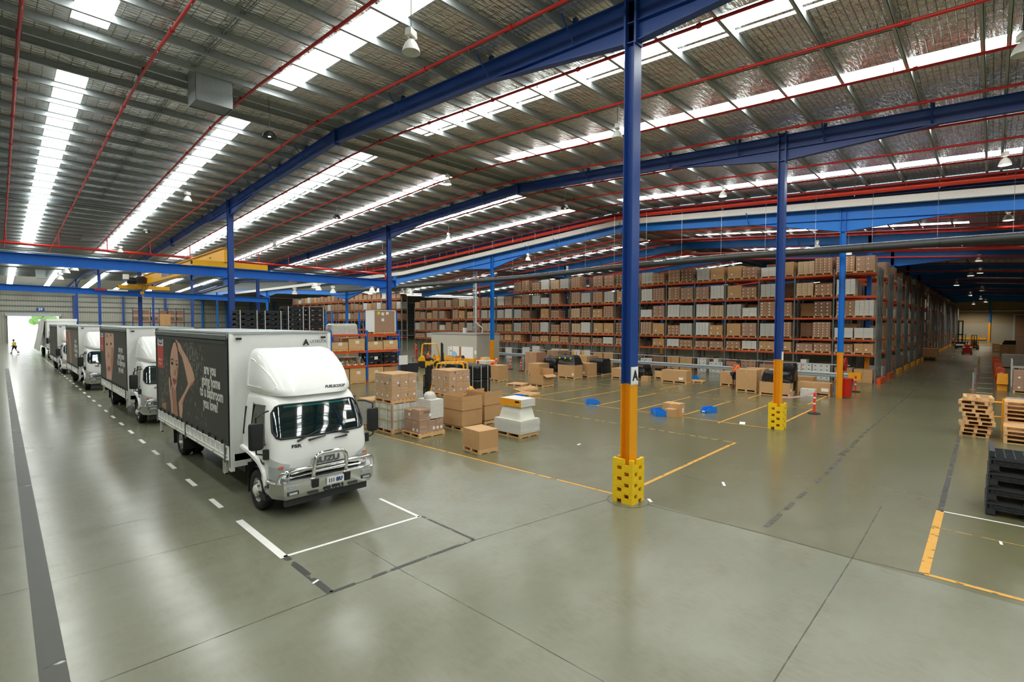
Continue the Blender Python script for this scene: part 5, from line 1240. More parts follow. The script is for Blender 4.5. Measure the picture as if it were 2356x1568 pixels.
o = kraft(1817, 913, .6, 1.55, .6, 'cardboard box with black film around the guarded column', tags=(('y', -.1, .12, .16, .16),)); h = wrapped(1817, 913, .7, 1.5, .58, 'black film bundle on the box behind the guarded column', pal=False, seed=21, bulge=.07, taper=.85, cat='film heap'); h.location.z = .74
wrapped(1826, 905, .9, 1.0, 1.55, 'tall black wrapped load behind the guarded column', seed=22, bulge=.05, taper=.97)
kraft(1870, 896, .9, 1.4, .6, 'cardboard box right of the tall black load'); kraft(1909.7, 911.5, .7, 1.6, .55, 'low long cardboard box on a pallet by the blue column', tags=(('x', -.55, .1, .35, .18),)); kraft(1874, 912, .45, .7, .38, 'white box behind the orange bollard', False, m='cartonwhite')
p = floor_pt(1859, 902); tag(link('pallet', PALLET, None, (p[0], p[1], 0), .1), 'single pallet lying behind the orange bollard', 'pallet')
# paper scraps
for k, (px, py, w, d, rz) in enumerate(((1708, 973, .5, .2, .3), (1495, 1151, .2, .07, .8), (1332, 1022, .2, .06, .2), (1665, 1113, .3, .06, .5), (2303, 1249, .16, .04, .1), (726, 1338, .12, .04, .4))):
    p = floor_pt(px, py); tag(MB().box(-w/2, w/2, -d/2, d/2, .003, .008).build('paper_scrap', 'paper', None, (p[0], p[1], 0), rz), ('white paper sheet near the guarded column', 'torn white scrap by the foot of the lettered column', 'crumpled scrap on the open floor', 'pinkish scrap right of the lettered column', 'white strip inside the yellow bay', 'white scrap on the worn black line')[k], 'paper')
# ------------------------------------------------------------------ column guards, sign, bollards
def guard(x, y, label, h=.98, w=.5):
    o = tag(link('column_guard', None, None, (x, y, 0)), label, 'column guard'); b = MB(); n = 8; rh = h/n; t = .045
    for r in range(n):
        z0, z1 = r*rh, (r+1)*rh; c = (-.2 if r % 2 else .16)*w; hw = .115*w
        for s in (-1, 1):
            for ax in (0, 1):
                e = w/2 if ax == 0 else w/2-t; d0, d1 = sorted((s*w/2, s*(w/2-t)))
                for u0, u1, a, q in ((-e, c-hw, z0, z1), (c+hw, e, z0, z1), (c-hw, c+hw, z1-.035, z1)):
                    if r == n-1 and q == z1 and u0 == c-hw: continue
                    b.box(u0, u1, d0, d1, a, q-.003) if ax == 0 else b.box(d0, d1, u0, u1, a, q-.003)
                off = .012 if (r % 2) else 0
                u0, u1 = (-.5*w, .05*w) if r % 2 else (-.05*w, .5*w)
    b.build('guard_body', 'guard', o); return o
guard(9.72, 5.75, 'yellow honeycomb guard around the foot of the column with letter A'); guard(20.44, 5.75, 'yellow honeycomb guard around the next column along')
sg = tag(link('column_sign', None, None, (9.72, 5.62, 2.8)), 'white sign with black letter A on the navy column', 'sign'); MB().box(-.13, .13, -.012, 0, -.17, .17).build('sign_board', 'paper', sg); lettering('A', .3, 'ink', (0, -.016, 0), '-y', sg, 'letter', spread=.012)
MB().box(-.15, .15, 0, .005, -.2, .2).build('backing', 'whitepaint', sg)
s2 = tag(MB().box(-.1, .1, -.01, 0, -.16, .16).build('column_sign', 'paper', None, (20.44, 5.62, 2.75)), 'small white sign on the guarded column', 'sign')
def bollard(px, py, label, h=.95, topm='orange'):
    p = floor_pt(px, py); o = tag(link('bollard', None, None, (p[0], p[1], 0)), label, 'bollard')
    MB().lathe([(0, 0), (.24, 0), (.25, .03), (.2, .05), (.05, .07), (0, .07)], (0, 0, 0), 'z', 18).build('rubber_base', 'black', o)
    MB().lathe([(.05, .07), (.045, h-.1), (.06, h-.09), (.06, h-.03), (.03, h), (0, h)], (0, 0, 0), 'z', 14).build('post', 'hivisred', o, smooth=40)
    for z in (.42, .68): MB().lathe([(.052, z), (.052, z+.06)], (0, 0, 0), 'z', 14).build('reflective_band', 'paper', o)
    return p
p1 = bollard(1873, 951, 'orange bollard with striped tape near the guarded column'); bollard(1968, 901, 'orange bollard beside the red waste bin', .95); bollard(1174, 849, 'red and white bollard right of the yellow column foot'); bollard(1199, 853, 'red and white bollard beside the lattice barrier')
b = MB(); a = Vector((20.6, 5.72, 1.15)); c = Vector((p1[0], p1[1], .9)); pts = [a.lerp(c, t)+Vector((0, 0, -.35*t*(1-t))) for t in [i/14 for i in range(15)]]
b.grid([[tuple(q) for q in pts], [tuple(q+Vector((0, 0, .07))) for q in pts]]); m = mat('stripetape', (235, 120, 130), .5, var=0); tag(b.build('barrier_tape', 'stripetape'), 'red and white striped tape from the guarded column to the bollard', 'tape')
nt = m.node_tree; w = nt.nodes.new('ShaderNodeTexWave'); w.inputs['Scale'].default_value = 4; w.bands_direction = 'DIAGONAL'; r = nt.nodes.new('ShaderNodeMix'); r.data_type = 'RGBA'; r.inputs[6].default_value = (.75, .1, .12, 1); r.inputs[7].default_value = (.9, .9, .88, 1)
tc = nt.nodes.new('ShaderNodeTexCoord'); nt.links.new(tc.outputs['Object'], w.inputs['Vector']); nt.links.new(w.outputs['Fac'], r.inputs[0]); nt.links.new(r.outputs[2], nt.nodes['Principled BSDF'].inputs['Base Color'])
# red bin, hose reel, rail end by the blue column
p = floor_pt(1944, 916); o = tag(link('waste_bin', None, None, (p[0]+.3, p[1]+.05, 0)), 'red wheeled bin beside the foot of the light blue column', 'bin')
MB().cbox((0, 0, .06), (.48, .5, .92), 0, 1.12).build('bin_body', 'redlamp', o); MB().cbox((0, 0, .98), (.58, .6, .07)).build('lid', 'redlamp', o)
MB().lathe([(0, -.03), (.1, -.03), (.1, .03), (0, .03)], (.2, .3, .1), 'x', 12).build('wheel', 'black', o)
o = tag(link('hose_reel', None, None, (p[0]+.9, p[1]+.3, 1.75)), 'black hose on a red reel behind the red bin', 'hose reel')
MB().lathe([(.05, -.12), (.34, -.12), (.34, .12), (.05, .12)], (0, 0, 0), 'y', 24).build('hose', 'black', o, smooth=40)
for y in (-.14, .14): MB().lathe([(.0, y-.01), (.4, y-.01), (.4, y+.01), (0, y+.01)], (0, 0, 0), 'y', 24).build('reel_disc', 'redlamp', o)
MB().box(-.04, .04, -.05, .05, -1.75, -.1).build('stand', 'galvdark', o)
# guard rail along the racks
RX = 38.6
o = tag(link('guard_rail', None, None, (RX, 6, 0)), 'long galvanised guard rail with handrail before the racking', 'guard rail')
b = MB(); b.prism([(0, .42), (.03, .42), (.06, .48), (.06, .54), (0, .58), (.06, .62), (.06, .68), (.03, .74), (0, .74), (.03, .68), (.03, .62), (-.03, .58), (.03, .54), (.03, .48)], 'y', .6, 36); b.v = [(-x, y, z) for x, y, z in b.v]; b.f = [f[::-1] for f in b.f]; b.build('rail_beam', 'galv', o)
MB().tube([(0, .6, 1.25), (0, 36, 1.25)], .03, 6).build('handrail', 'galv', o)
for i in range(15): MB().box(.06, .16, 1+2.4*i, 1.1+2.4*i, 0, .8).build('rail_post', 'galv', o); MB().tube([(0, 1+2.4*i, .7), (0, 1+2.4*i, 1.25)], .022, 5).build('handrail_post', 'orange' if i % 2 else 'galv', o)
e = MB().cbox((0, 0, .35), (.35, .7, .45)).build('rail_end', 'yellow', o, (0, .3, 0))
# floor-level goods in the front rack
def archive(i, s, nx, nz, m, label, ny=2, h=None, cell=(.36, .28), extra=0):
    y = BAYS[i]+(BAYS[i+1]-BAYS[i])*(.27 if s == 0 else .73); w = nx*cell[0]; h = h or nz*cell[1]
    b = MB()
    for k in range(nz):
        for j in range(nx): b.box(-.4, .4, -w/2+j*cell[0]+.004, -w/2+(j+1)*cell[0]-.004, k*cell[1]+.002, (k+1)*cell[1]-.004)
    if extra: b.box(-.4, .4, -cell[0]/2, cell[0]/2, nz*cell[1], (nz+1)*cell[1])
    o = tag(b.build('archive_box_stack', m, None, (XR+.42, y, 0)), label, 'box stack', 'box stacks on the floor of the front rack')
    for k in range(nz):
        for j in range(nx): MB().box(-.406, -.4, -w/2+(j+.35)*cell[0], -w/2+(j+.65)*cell[0], (k+.45)*cell[1], (k+.62)*cell[1]).build('hand_hole', 'ink', o)
for i, s, nx, nz, m, lab, ex in ((1, 0, 3, 4, 'cartonwhite', 'white archive boxes on the floor, second bay from the aisle', 0), (1, 1, 3, 4, 'cartonwhite', 'shorter white archive stack beside it in the second bay', 1), (3, 0, 3, 4, 'carton', 'red striped brown boxes on the floor behind the guarded column', 0), (4, 0, 3, 3, 'cartonwhite', 'white boxes with one on top, right of the standing worker', 1), (4, 1, 2, 4, 'cartonwhite', 'white archive boxes directly behind the standing worker', 0), (6, 1, 3, 3, 'cartonwhite', 'white boxes on the floor in the seventh bay', 0), (7, 0, 3, 4, 'cartonwhite', 'tall white archive stack in the eighth bay', 0)):
    archive(i, s, nx, nz, m, lab, extra=ex)
for i, s, h, m, lab in ((0, 0, .9, 'kraft', 'brown boxes on the floor at the aisle end of the front rack'), (0, 1, .95, 'carton', 'brown floor load by the hose reel'), (2, 0, 1.0, 'cartondark', 'dark floor load in the third bay'), (2, 1, .9, 'carton', 'brown floor load behind the tall black wrap'), (3, 1, .95, 'carton', 'second red striped floor load in the fourth bay'), (5, 0, 1.1, 'kraft', 'tan tall cartons on the floor left of the worker'), (5, 1, 1.15, 'kraft', 'tan carton pair with marker scribble in the sixth bay'), (6, 0, 1.1, 'cartondark', 'dark floor load beside the white boxes'), (8, 0, 1.2, 'kraft', 'tan cartons on the floor right of the lettered column'), (8, 1, 1.15, 'kraft', 'tan carton pair just right of the lettered column'), (9, 0, 1.3, 'cartonwhite', 'white and yellow tall cartons left of the lettered column'), (9, 1, 1.3, 'cartonwhite', 'white tall cartons with a yellow stripe in the tenth bay'), (10, 0, 1.3, 'cartonwhite', 'white tall cartons in the eleventh bay, aisle side'), (10, 1, 1.3, 'cartonwhite', 'white tall cartons by the orange column foot'), (11, 1, 1.5, 'cartonwhite', 'white and speckled stack behind the lattice barrier'), (12, 0, 1.3, 'cartonwhite', 'white crates behind the lattice barrier'), (13, 0, 1.2, 'cartonwhite', 'white crate stack right of the light blue column'), (14, 1, .9, 'cartondark', 'dark floor load near the site office')):
    y = BAYS[i]+(BAYS[i+1]-BAYS[i])*(.27 if s == 0 else .73); b = cartons_mb(2, 2, 2, .95, 1.05, h, .0)
    o = tag(b.build('floor_load', m, None, (XR+.5, y, 0)), lab, 'floor load', 'floor loads in the front rack')
    if 'yellow' in lab: MB().box(-.49, -.478, .2, .5, .02, h).build('yellow_stripe', 'orangebox', o)
    if 'striped' in lab: MB().box(-.49, -.478, -.5, .5, h*.55, h*.7).build('red_stripe', 'redlamp', o); MB().box(-.49, -.478, -.5, .5, .1, .2).build('red_stripe', 'redlamp', o)
# ------------------------------------------------------------------ blue rack behind the first truck
RY = 29.7
br = tag(link('parts_rack', None, None, (9.5, RY, 0)), 'blue and orange four bay rack behind the nearest truck', 'pallet rack')
for k in range(5):
    x = 2.5*k
    b = MB()
    for y in (0, .95): b.box(x-.05, x+.05, y-.04, y+.06, .12, 3.45)
    for z in (.4, 1.2, 2.0, 2.8): b.tube([(x, .05, z), (x, .95, z+.6)], .015, 4)
    f = b.build('upright_frame', 'brightblue', br); MB().box(x-.06, x+.06, -.05, .07, 0, .13).build('foot_guard', 'orange', f)
for k in range(4):
    for z in (1.16, 2.12, 3.2):
        for y in (-.02, .98): MB().box(2.5*k+.05, 2.5*k+2.45, y-.03, y+.03, z-.13, z).build('beam', 'orange', br)
        MB().box(2.5*k+.05, 2.5*k+2.45, .01, .95, z-.03, z-.005).build('deck', 'galvdark', br)
br2 = tag(link('parts_rack', None, None, (13.5, RY+2.9, 0)), 'taller blue rack standing behind the four bay one', 'pallet rack')
for k in range(4):
    x = 2.55*k; b = MB()
    for y in (0, .95): b.box(x-.05, x+.05, y-.04, y+.06, 0, 4.75)
    for z in (.4, 1.4, 2.4, 3.4): b.tube([(x, .05, z), (x, .95, z+.8)], .015, 4)
    b.build('upright_frame', 'brightblue', br2)
for k in range(3):
    for z in (1.2, 2.3, 3.5): MB().box(2.55*k+.05, 2.55*k+2.5, -.05, .01, z-.12, z).build('beam', 'orange', br2); MB().box(2.55*k+.05, 2.55*k+2.5, .9, .96, z-.12, z).build('beam', 'orange', br2)
for k, (x, w, h, z, m) in enumerate(((14.6, 1.1, .6, 2.3, 'carton'), (16.0, 1.1, .7, 2.3, 'cartonpink'), (17.2, 1.2, .6, 2.3, 'cartonpink'), (18.7, 1.2, .7, 2.3, 'carton'), (17.6, 1.1, .3, 1.2, 'wraplight'))):
    tag(cartons_mb(2, 2, 2, w, .9, h, 0).build('carton_stack', m, None, (x, RY+3.4, z)), 'carton stack on the taller blue rack behind, '+ORD[k]+' from the truck', 'carton stack')
def crate(x, z, h, label, w=1.12, lid=False):
    o = tag(link('wooden_crate', None, None, (x, RY+.48, z)), label, 'wooden crate'); put_pallet(o, w, .95, 'pine')
    b = MB(); n = max(2, round(h/.2))
    for k in range(n):
        z0 = .14+k*h/n; b.box(-w/2, w/2, -.475, -.455, z0, z0+h/n-.006); b.box(-w/2, w/2, .455, .475, z0, z0+h/n-.006); b.box(-w/2, -w/2+.02, -.455, .455, z0, z0+h/n-.006); b.box(w/2-.02, w/2, -.455, .455, z0, z0+h/n-.006)
    b.box(-w/2+.02, w/2-.02, -.45, .45, .14, .16); b.build('crate_board', 'pine', o); MB().box(-.1, .17, -.482, -.476, .14+h*.5, .14+h*.5+.2).build('paper_label', 'paper', o)
    MB().box(-w/2-.012, -w/2, -.48, -.38, .14, .14+h).build('corner_bracket', 'galv', o)
for x, z, h, lab in ((15.1, 2.12, .45, 'wooden crate on the middle shelf, first right of the truck'), (16.28, 2.12, .65, 'taller wooden crate on the middle shelf before the centre post'), (17.63, 2.12, .45, 'low wooden crate on the middle shelf after the centre post'), (18.82, 2.12, .5, 'wooden crate at the right end of the middle shelf'), (15.15, 0, .85, 'wooden crate on the floor, first right of the truck'), (16.35, 0, .9, 'wooden crate on the floor against the centre post'), (17.66, 0, .85, 'wooden crate on the floor behind the brown cartons')):
    crate(x, z, h, lab)
kraft(0, 0, 1.1, .9, .95, 'tan carton on the floor at the right end of the blue rack', False, tape=False).location = (18.85, RY+.5, .0)
for k in range(5):
    o = tag(link('parts_box', None, None, (14.75+.47*k, RY+.4, 1.16)), ('open fronted cardboard parts box with grey parts', 'open fronted parts box filled with black wrapped parts', 'open fronted parts box with clear bags', 'open fronted parts box with small bags', 'open fronted parts box full of white rods')[k], 'parts box', None)
    b = MB(); w = .44; b.prism([(-.4, 0), (.4, 0), (.4, .5), (.1, .5), (-.4, .14)], 'x', -w/2, -w/2+.01); b.prism([(-.4, 0), (.4, 0), (.4, .5), (.1, .5), (-.4, .14)], 'x', w/2-.01, w/2); b.box(-w/2, w/2, -.4, -.39, 0, .14); b.box(-w/2, w/2, .39, .4, 0, .5); b.box(-w/2, w/2, -.4, .4, 0, .01); b.build('box_shell', 'kraft', o)
    b = MB(); rr = random.Random(k)
    for q in range(7): b.cbox((rr.uniform(-.13, .13), rr.uniform(-.25, .25), .05+.03*q), (.13, .2, .1), rr.uniform(0, 3))
    if k == 4: b = MB(); [b.tube([(rr.uniform(-.15, .15), rr.uniform(-.2, .2), .05), (rr.uniform(-.18, .18), rr.uniform(-.3, .1), .55)], .025, 5) for q in range(9)]
    f = b.build('contents', ('cartongrey', 'wraplight', 'wraplight', 'cartongrey', 'paper')[k], o); f['kind'] = 'stuff'
    MB().box(-.06, .06, -.405, -.4, .03, .1).build('paper_label', 'paper', o)
# black plastic folding crates
def fold_crate(name, loc, w, d, h, label, group=None, rz=0, strap=False, grid=False):
    o = tag(link(name, None, None, loc, rz), label, 'plastic crate' if name != 'plastic_pallet' else 'plastic pallet', group); b = MB()
    b.box(-w/2, w/2, -d/2, d/2, h*.78, h*.92)
    for x in (-w/2, -.09, w/2-.18): b.box(x, x+.18, -d/2, -d/2+.12, 0, h*.45); b.box(x, x+.18, d/2-.12, d/2, 0, h*.45)
    for y in (-d/2, -.07, d/2-.14): b.box(-w/2, w/2, y, y+.14, 0, .03)
    b.box(-w/2, w/2, -d/2, d/2, h*.42, h*.5); b.box(-w/2+.03, w/2-.03, -d/2+.03, d/2-.03, h*.5, h*.78); b.build('crate_body', 'plastic', o)
    b = MB()
    for i in range(5):
        x = -w/2+.1+i*(w-.3)/4; b.box(x, x+.1, -d/2-.012, -d/2, h*.52, h*.74); y = -d/2+.1+i*(d-.3)/4; b.box(-w/2-.012, -w/2, y, y+.1, h*.52, h*.74)
    b.build('side_rib', 'black', o)
    if grid:
        b = MB()
        for i in range(11): b.box(-w/2+.05+i*(w-.12)/10, -w/2+.07+i*(w-.12)/10, -d/2, d/2, h*.92, h)
        for i in range(8): b.box(-w/2, w/2, -d/2+.05+i*(d-.12)/7, -d/2+.07+i*(d-.12)/7, h*.92, h)
        b.build('deck_grid', 'plastic', o)
    else: MB().box(-w/2+.04, w/2-.04, -d/2+.04, d/2-.04, h*.92, h).build('folded_wall', 'plastic', o)
    return o
for k, (x, n) in enumerate(((9.75, 5), (11.05, 5), (12.35, 6), (13.6, 6))):
    for q in range(n):
        o = fold_crate('folding_crate', (x, RY+.5, 3.2+q*.285), 1.12, 1.0, .28, f'black folding crate on the rack above the truck, {ORD[k]} stack, {ordn(q)} from the bottom', 'black folding crates over the truck')
    b = MB()
    for u in (-.45, .42): b.box(u, u+.035, -.53, -.515, 0, n*.285)
    for oo in b.each('strap', 'paper', o): oo.location.z = -(n-1)*.285
for k, (x, q) in enumerate(((17.65, 0), (17.65, 1), (18.85, 0), (18.85, 1))):
    o = fold_crate('folding_crate', (x, RY+.5, 1.16+q*.38), 1.12, .95, .37, f'black crate on the lower shelf, {"under" if q == 0 else "upper"} one of the {"first" if x < 18 else "end"} pair')
    if k == 1: MB().box(-.1, .16, -.5, -.49, -.05, .15).build('paper_label', 'paper', o)
wrapped(0, 0, 1.9, .95, .68, 'silver film wrapped stack on the top shelf of the blue rack', 'wraplight', False, seed=31, bulge=.04).location = (15.5, RY+.5, 3.2)
o = tag(cartons_mb(1, 1, 1, 1.7, 1.0, 1.42).build('wrapped_carton', 'cartonpink', None, (18.35, RY+.5, 3.2)), 'large pink film wrapped carton with white corners on the top shelf', 'carton'); put_pallet(o, 1.7, 1.0)
for x in (-.86, .78): MB().box(x, x+.08, -.52, .5, .14, 1.57).build('corner_post', 'paper', o)
MB().box(-.86, .86, -.52, .5, 1.56, 1.6).build('cap_sheet', 'paper', o)
for x, z, m in ((-.25, 1.25, 'paper'), (-.25, .85, 'paper'), (-.55, 1.3, 'limetag'), (.1, 1.3, 'paper')): MB().box(x, x+.2, -.51, -.5, z, z+.2).build('paper_label', m, o)
wrapped(0, 0, 1.0, 1.0, 1.5, 'rounded pink striped film wrapped load behind the navy column', 'cartonpink', False, seed=33, bulge=.04, taper=.8).location = (20.9, RY+3.6, 3.3)
tag(MB().box(-.35, .35, -.02, .02, -.32, .32).build('notice_board', 'paper', None, (19.78, RY-.06, 1.35)), 'white notice board at the right end of the blue rack', 'notice board')
o = tag(link('tub_trolley', None, None, (21.6, 31.6, 0)), 'black tub trolley with orange trim beside the blue rack', 'trolley'); MB().cbox((0, 0, .2), (1.0, .9, .75), 0, 1.05).build('tub', 'plastic', o); MB().tube([(.55, -.3, .2), (.55, -.3, 1.3), (.55, .3, 1.3), (.55, .3, .2)], .025, 6).build('handle', 'black', o); MB().cbox((.5, -.4, .3), (.06, .06, .7)).build('trim', 'orangebox', o); MB().box(-.4, .4, -.35, .35, 0, .2).build('base', 'black', o)
# ================================================================== people
def _ray(px, py): return _fw+_rt*(px-1178)/F_PX+_up*(784-py)/F_PX
def on_x(px, py, X): d = _ray(px, py); t = X/d[0]; return tuple(float(v) for v in np.array((0, 0, CAM_H))+d*t)
def on_y(px, py, Y): d = _ray(px, py); t = Y/d[1]; return tuple(float(v) for v in np.array((0, 0, CAM_H))+d*t)
def skin_mesh(V, E, Rr, m, sub=1):
    me = bpy.data.meshes.new('body'); me.from_pydata(V, E, []); o = bpy.data.objects.new('body', me); COL.objects.link(o)
    o.modifiers.new('s', 'SKIN').use_smooth_shade = True; sd = o.modifiers.new('d', 'SUBSURF'); sd.levels = sub; sd.render_levels = sub
    for i, d in enumerate(me.skin_vertices[0].data):
        r = Rr[i]; d.radius = r if isinstance(r, tuple) else (r, r); d.use_root = (i == 0)
    bpy.context.view_layer.update(); dg = bpy.context.evaluated_depsgraph_get()
    out = bpy.data.meshes.new_from_object(o.evaluated_get(dg)); bpy.data.objects.remove(o); out.materials.clear(); out.materials.append(M(m)); return out
POSE = {  # pelvis, chest, neck, head ; per side: shoulder, elbow, hand, hip, knee, ankle.  facing +x
 'stand': dict(pel=(0, 0, .95), ch=(.02, 0, 1.3), nk=(.03, 0, 1.48), hd=(.06, 0, 1.63), el=(-.04, .3, 1.12), ha=(.12, .3, .88), kn=(.03, .11, .5), an=(-.02, .12, .08)),
 'lean': dict(pel=(-.05, 0, .95), ch=(.08, 0, 1.28), nk=(.16, 0, 1.44), hd=(.25, 0, 1.57), el=(.2, .26, 1.08), ha=(.48, .14, 1.14), kn=(.0, .11, .5), an=(-.06, .12, .08)),
 'bend': dict(pel=(-.1, 0, .92), ch=(.2, 0, 1.16), nk=(.36, 0, 1.26), hd=(.48, 0, 1.32), el=(.4, .26, .98), ha=(.55, .16, .8), kn=(.02, .12, .5), an=(-.08, .13, .08)),
 'sit': dict(pel=(0, 0, .5), ch=(.03, 0, .86), nk=(.04, 0, 1.04), hd=(.08, 0, 1.19), el=(.14, .28, .72), ha=(.4, .18, .82), kn=(.45, .14, .52), an=(.5, .14, .1)),
 'walk': dict(pel=(0, 0, .92), ch=(.06, 0, 1.27), nk=(.09, 0, 1.45), hd=(.13, 0, 1.6), el=(-.1, .28, 1.1), ha=(.12, .3, .92), kn=(.2, .1, .52), an=(.3, .1, .1)),
}
def person(loc, ang, pose, shirt, legs, label, short=False, hat=None, hairm='hair', skinm='skin', s=1.):
    P = POSE[pose]; rt = tag(link('person', None, None, loc, ang), label, 'person'); rt.scale = (s, s, s)
    V, E, Rr = [], [], []
    def add(p, r, par=None):
        V.append(tuple(p)); Rr.append(r)
        if par is not None: E.append((par, len(V)-1))
        return len(V)-1
    mid = lambda a, b, t: tuple(a[i]+(b[i]-a[i])*t for i in range(3))
    pe = add(P['pel'], (.15, .11)); wa = add(mid(P['pel'], P['ch'], .5), (.135, .1), pe); ch = add(P['ch'], (.15, .11), wa); nk = add(P['nk'], .055, ch); hb = add(mid(P['nk'], P['hd'], .5), .062, nk); hd = add(P['hd'], (.078, .095), hb); h2 = add((P['hd'][0]-.005, 0, P['hd'][2]+.09), (.07, .085), hd)
    f = P['hd']; add((f[0]+.105, 0, f[2]+.0), .018, hd)
    joints = {}
    for sd in (-1, 1):
        sh = (P['ch'][0]+.01, sd*.19, P['ch'][2]+.1); el, ha = [(p[0], sd*p[1], p[2]) for p in (P['el'], P['ha'])]
        if pose == 'walk' and sd < 0: el, ha = (.12, sd*.28, 1.1), (.32, sd*.24, 1.05)
        a = add(sh, .062, ch); b = add(mid(sh, el, .5), .052, a); c = add(el, .043, b); d = add(mid(el, ha, .6), .037, c); e = add(ha, (.03, .024), d)
        dv = Vector(ha)-Vector(el); dv.normalize(); sdv = Vector((0, 0, 1)).cross(dv); sdv = sdv.normalized() if sdv.length > .1 else Vector((1, 0, 0))
        pm = Vector(ha)+dv*.06; pmi = add(pm, (.036, .018), e)
        for k, (off, ln) in enumerate(((-.03, .07), (-.01, .085), (.01, .08), (.03, .062))):
            q = pm+sdv*off+dv*.03; i = add(q, .0095, pmi); q2 = q+dv*ln*.6+Vector((0, 0, -.015)); j = add(q2, .0085, i); add(q2+dv*ln*.4+Vector((0, 0, -.025)), .007, j)
        q = Vector(ha)+sdv*-.035*sd+dv*.03; i = add(q, .011, e); add(q+dv*.035-sdv*.015*sd, .009, i)
        hip = (P['pel'][0], sd*.09, P['pel'][2]-.04); kn, an = [(p[0], sd*p[1], p[2]) for p in (P['kn'], P['an'])]
        if pose == 'walk' and sd < 0: kn, an = (-.05, sd*.1, .5), (-.38, sd*.1, .16)
        a2 = add(hip, .088, pe); b2 = add(mid(hip, kn, .5), .075, a2); c2 = add(kn, .055, b2); d2 = add(mid(kn, an, .4), .054, c2); e2 = add(an, .036, d2); add((an[0]+.13, an[1], an[2]-.04), .032, e2)
        joints[sd] = (sh, el, ha, hip, kn, an)
    link('body', skin_mesh(V, E, Rr, skinm), rt)
    def cloth(name, chains, m):
        V2, E2, R2 = [], [], []
        for c in chains:
            pr = None
            for p, r in c:
                k = next((i for i, q in enumerate(V2) if (Vector(q)-Vector(p)).length < 1e-5), None)
                if k is None: V2.append(tuple(p)); R2.append(r); k = len(V2)-1
                if pr is not None and (pr, k) not in E2: E2.append((pr, k))
                pr = k
        return link(name, skin_mesh(V2, E2, R2, m), rt)
    w = mid(P['pel'], P['ch'], .5); tor = [(mid(P['pel'], P['ch'], .1), (.165, .128)), (w, (.152, .118)), (P['ch'], (.168, .128)), (mid(P['ch'], P['nk'], .6), (.1, .085))]
    cloth('shirt', [tor]+[[(P['ch'], 0), (joints[q][0], .078), (mid(joints[q][0], joints[q][1], .8), .066)] for q in (-1, 1)], shirt)
    t = .75 if short else 1.; lg = []
    for q in (-1, 1):
        hip, kn, an = joints[q][3:]
        lg.append([(P['pel'], (.168, .128)), (hip, .105), (mid(hip, kn, .6), .092)]+([(mid(hip, kn, .95), .085)] if short else [(kn, .07), (mid(kn, an, .85), .056)]))
    cloth('shorts' if short else 'trousers', lg, legs)
    for q in (-1, 1):
        an = joints[q][5]; b = MB(); rows = []
        for z, x0, x1, ww in ((-.08, -.08, .2, .05), (-.04, -.085, .2, .052), (.0, -.08, .14, .05), (.08, -.065, .06, .052), (.1, -.06, .055, .05)):
            rows.append([(an[0]+(x0+x1)/2+(x1-x0)/2*math.cos(a), an[1]+ww*math.sin(a), an[2]+z) for a in [2*PI*i/14 for i in range(14)]])
        b.grid(rows, close=True); b.poly(rows[0], [tuple(range(14))[::-1]]); b.build('boot', 'boot', rt, smooth=50)
    b = MB(); f = P['hd']; rows = []
    for k, (z, r) in enumerate(((.0, 1.0), (.05, 1.04), (.1, 1.02), (.15, .8), (.185, .4), (.192, .05))):
        rows.append([(f[0]-.022+.115*r*math.cos(a)-(.012 if z < .06 else 0), .092*r*math.sin(a), f[2]+z+(.055 if math.cos(a) > .3 and z < .06 else 0)) for a in [2*PI*i/18 for i in range(18)]])
    b.grid(rows, close=True)
    if hat: b.poly([(f[0]+.08, -.075, f[2]+.07), (f[0]+.19, -.05, f[2]+.055), (f[0]+.19, .05, f[2]+.055), (f[0]+.08, .075, f[2]+.07)], [(0, 1, 2, 3)])
    if hairm or hat: b.build('cap' if hat else 'hair', hat or hairm, rt, smooth=60)
    b = MB()
    for q in (-1, 1): b.lathe([(0, -.008), (.011, 0), (0, .008)], (f[0]+.084, q*.032, f[2]+.035), 'x', 8)
    b.each('eye', 'ink', rt)
    b = MB()
    for q in (-1, 1): b.lathe([(0, -.012), (.026, 0), (0, .012)], (f[0]-.01, q*.096, f[2]+.02), 'y', 10)
    b.each('ear', skinm, rt)
    return rt
TOR = math.atan2(-.72, .694)      # walking direction towards the right of the picture
p = floor_pt(1690, 893); w1 = person((p[0], p[1], 0), TOR+.25, 'lean', 'hivis', 'cloth', 'person in orange shirt and dark shorts leaning over a large cardboard box', True, 'cloth', skinm='skindark')
b = MB(); b.box(.5, .9, -.01, .3, 1.2, 1.215); o = tag(b.build('clipboard', 'black', None, (p[0], p[1], .06), TOR+.25), 'black board held out by the worker in dark shorts', 'clipboard')
p = floor_pt(1047, 872); person((p[0], p[1], 0), TOR, 'stand', 'hivis', 'cloth', 'bald person in orange shirt talking before the site office', hairm=None)
p = floor_pt(1066, 880); person((p[0], p[1], 0), TOR+PI, 'stand', 'hivis', 'cloth', 'dark haired person in orange shirt facing the bald one')
p = floor_pt(958, 824); person((p[0], p[1], 0), TOR+PI, 'stand', 'hivisred', 'hivisred', 'person in red overalls by the racking left of the site office')
p = floor_pt(1306, 867); person((p[0], p[1], 0), TOR+2.6, 'lean', 'hivisred', 'cloth', 'person in red shirt hidden behind the black film with lime tags')
p = floor_pt(1127, 876); person((p[0]+.6, p[1]+.6, 0), TOR, 'bend', 'hivis', 'cloth', 'person bending with an orange cap beside the white carton', hat='hivis')
p = floor_pt(34, 813); person((p[0], p[1], 0), TOR+PI, 'walk', 'hivisyellow', 'cloth', 'person in yellow vest striding by the open roller door', True)
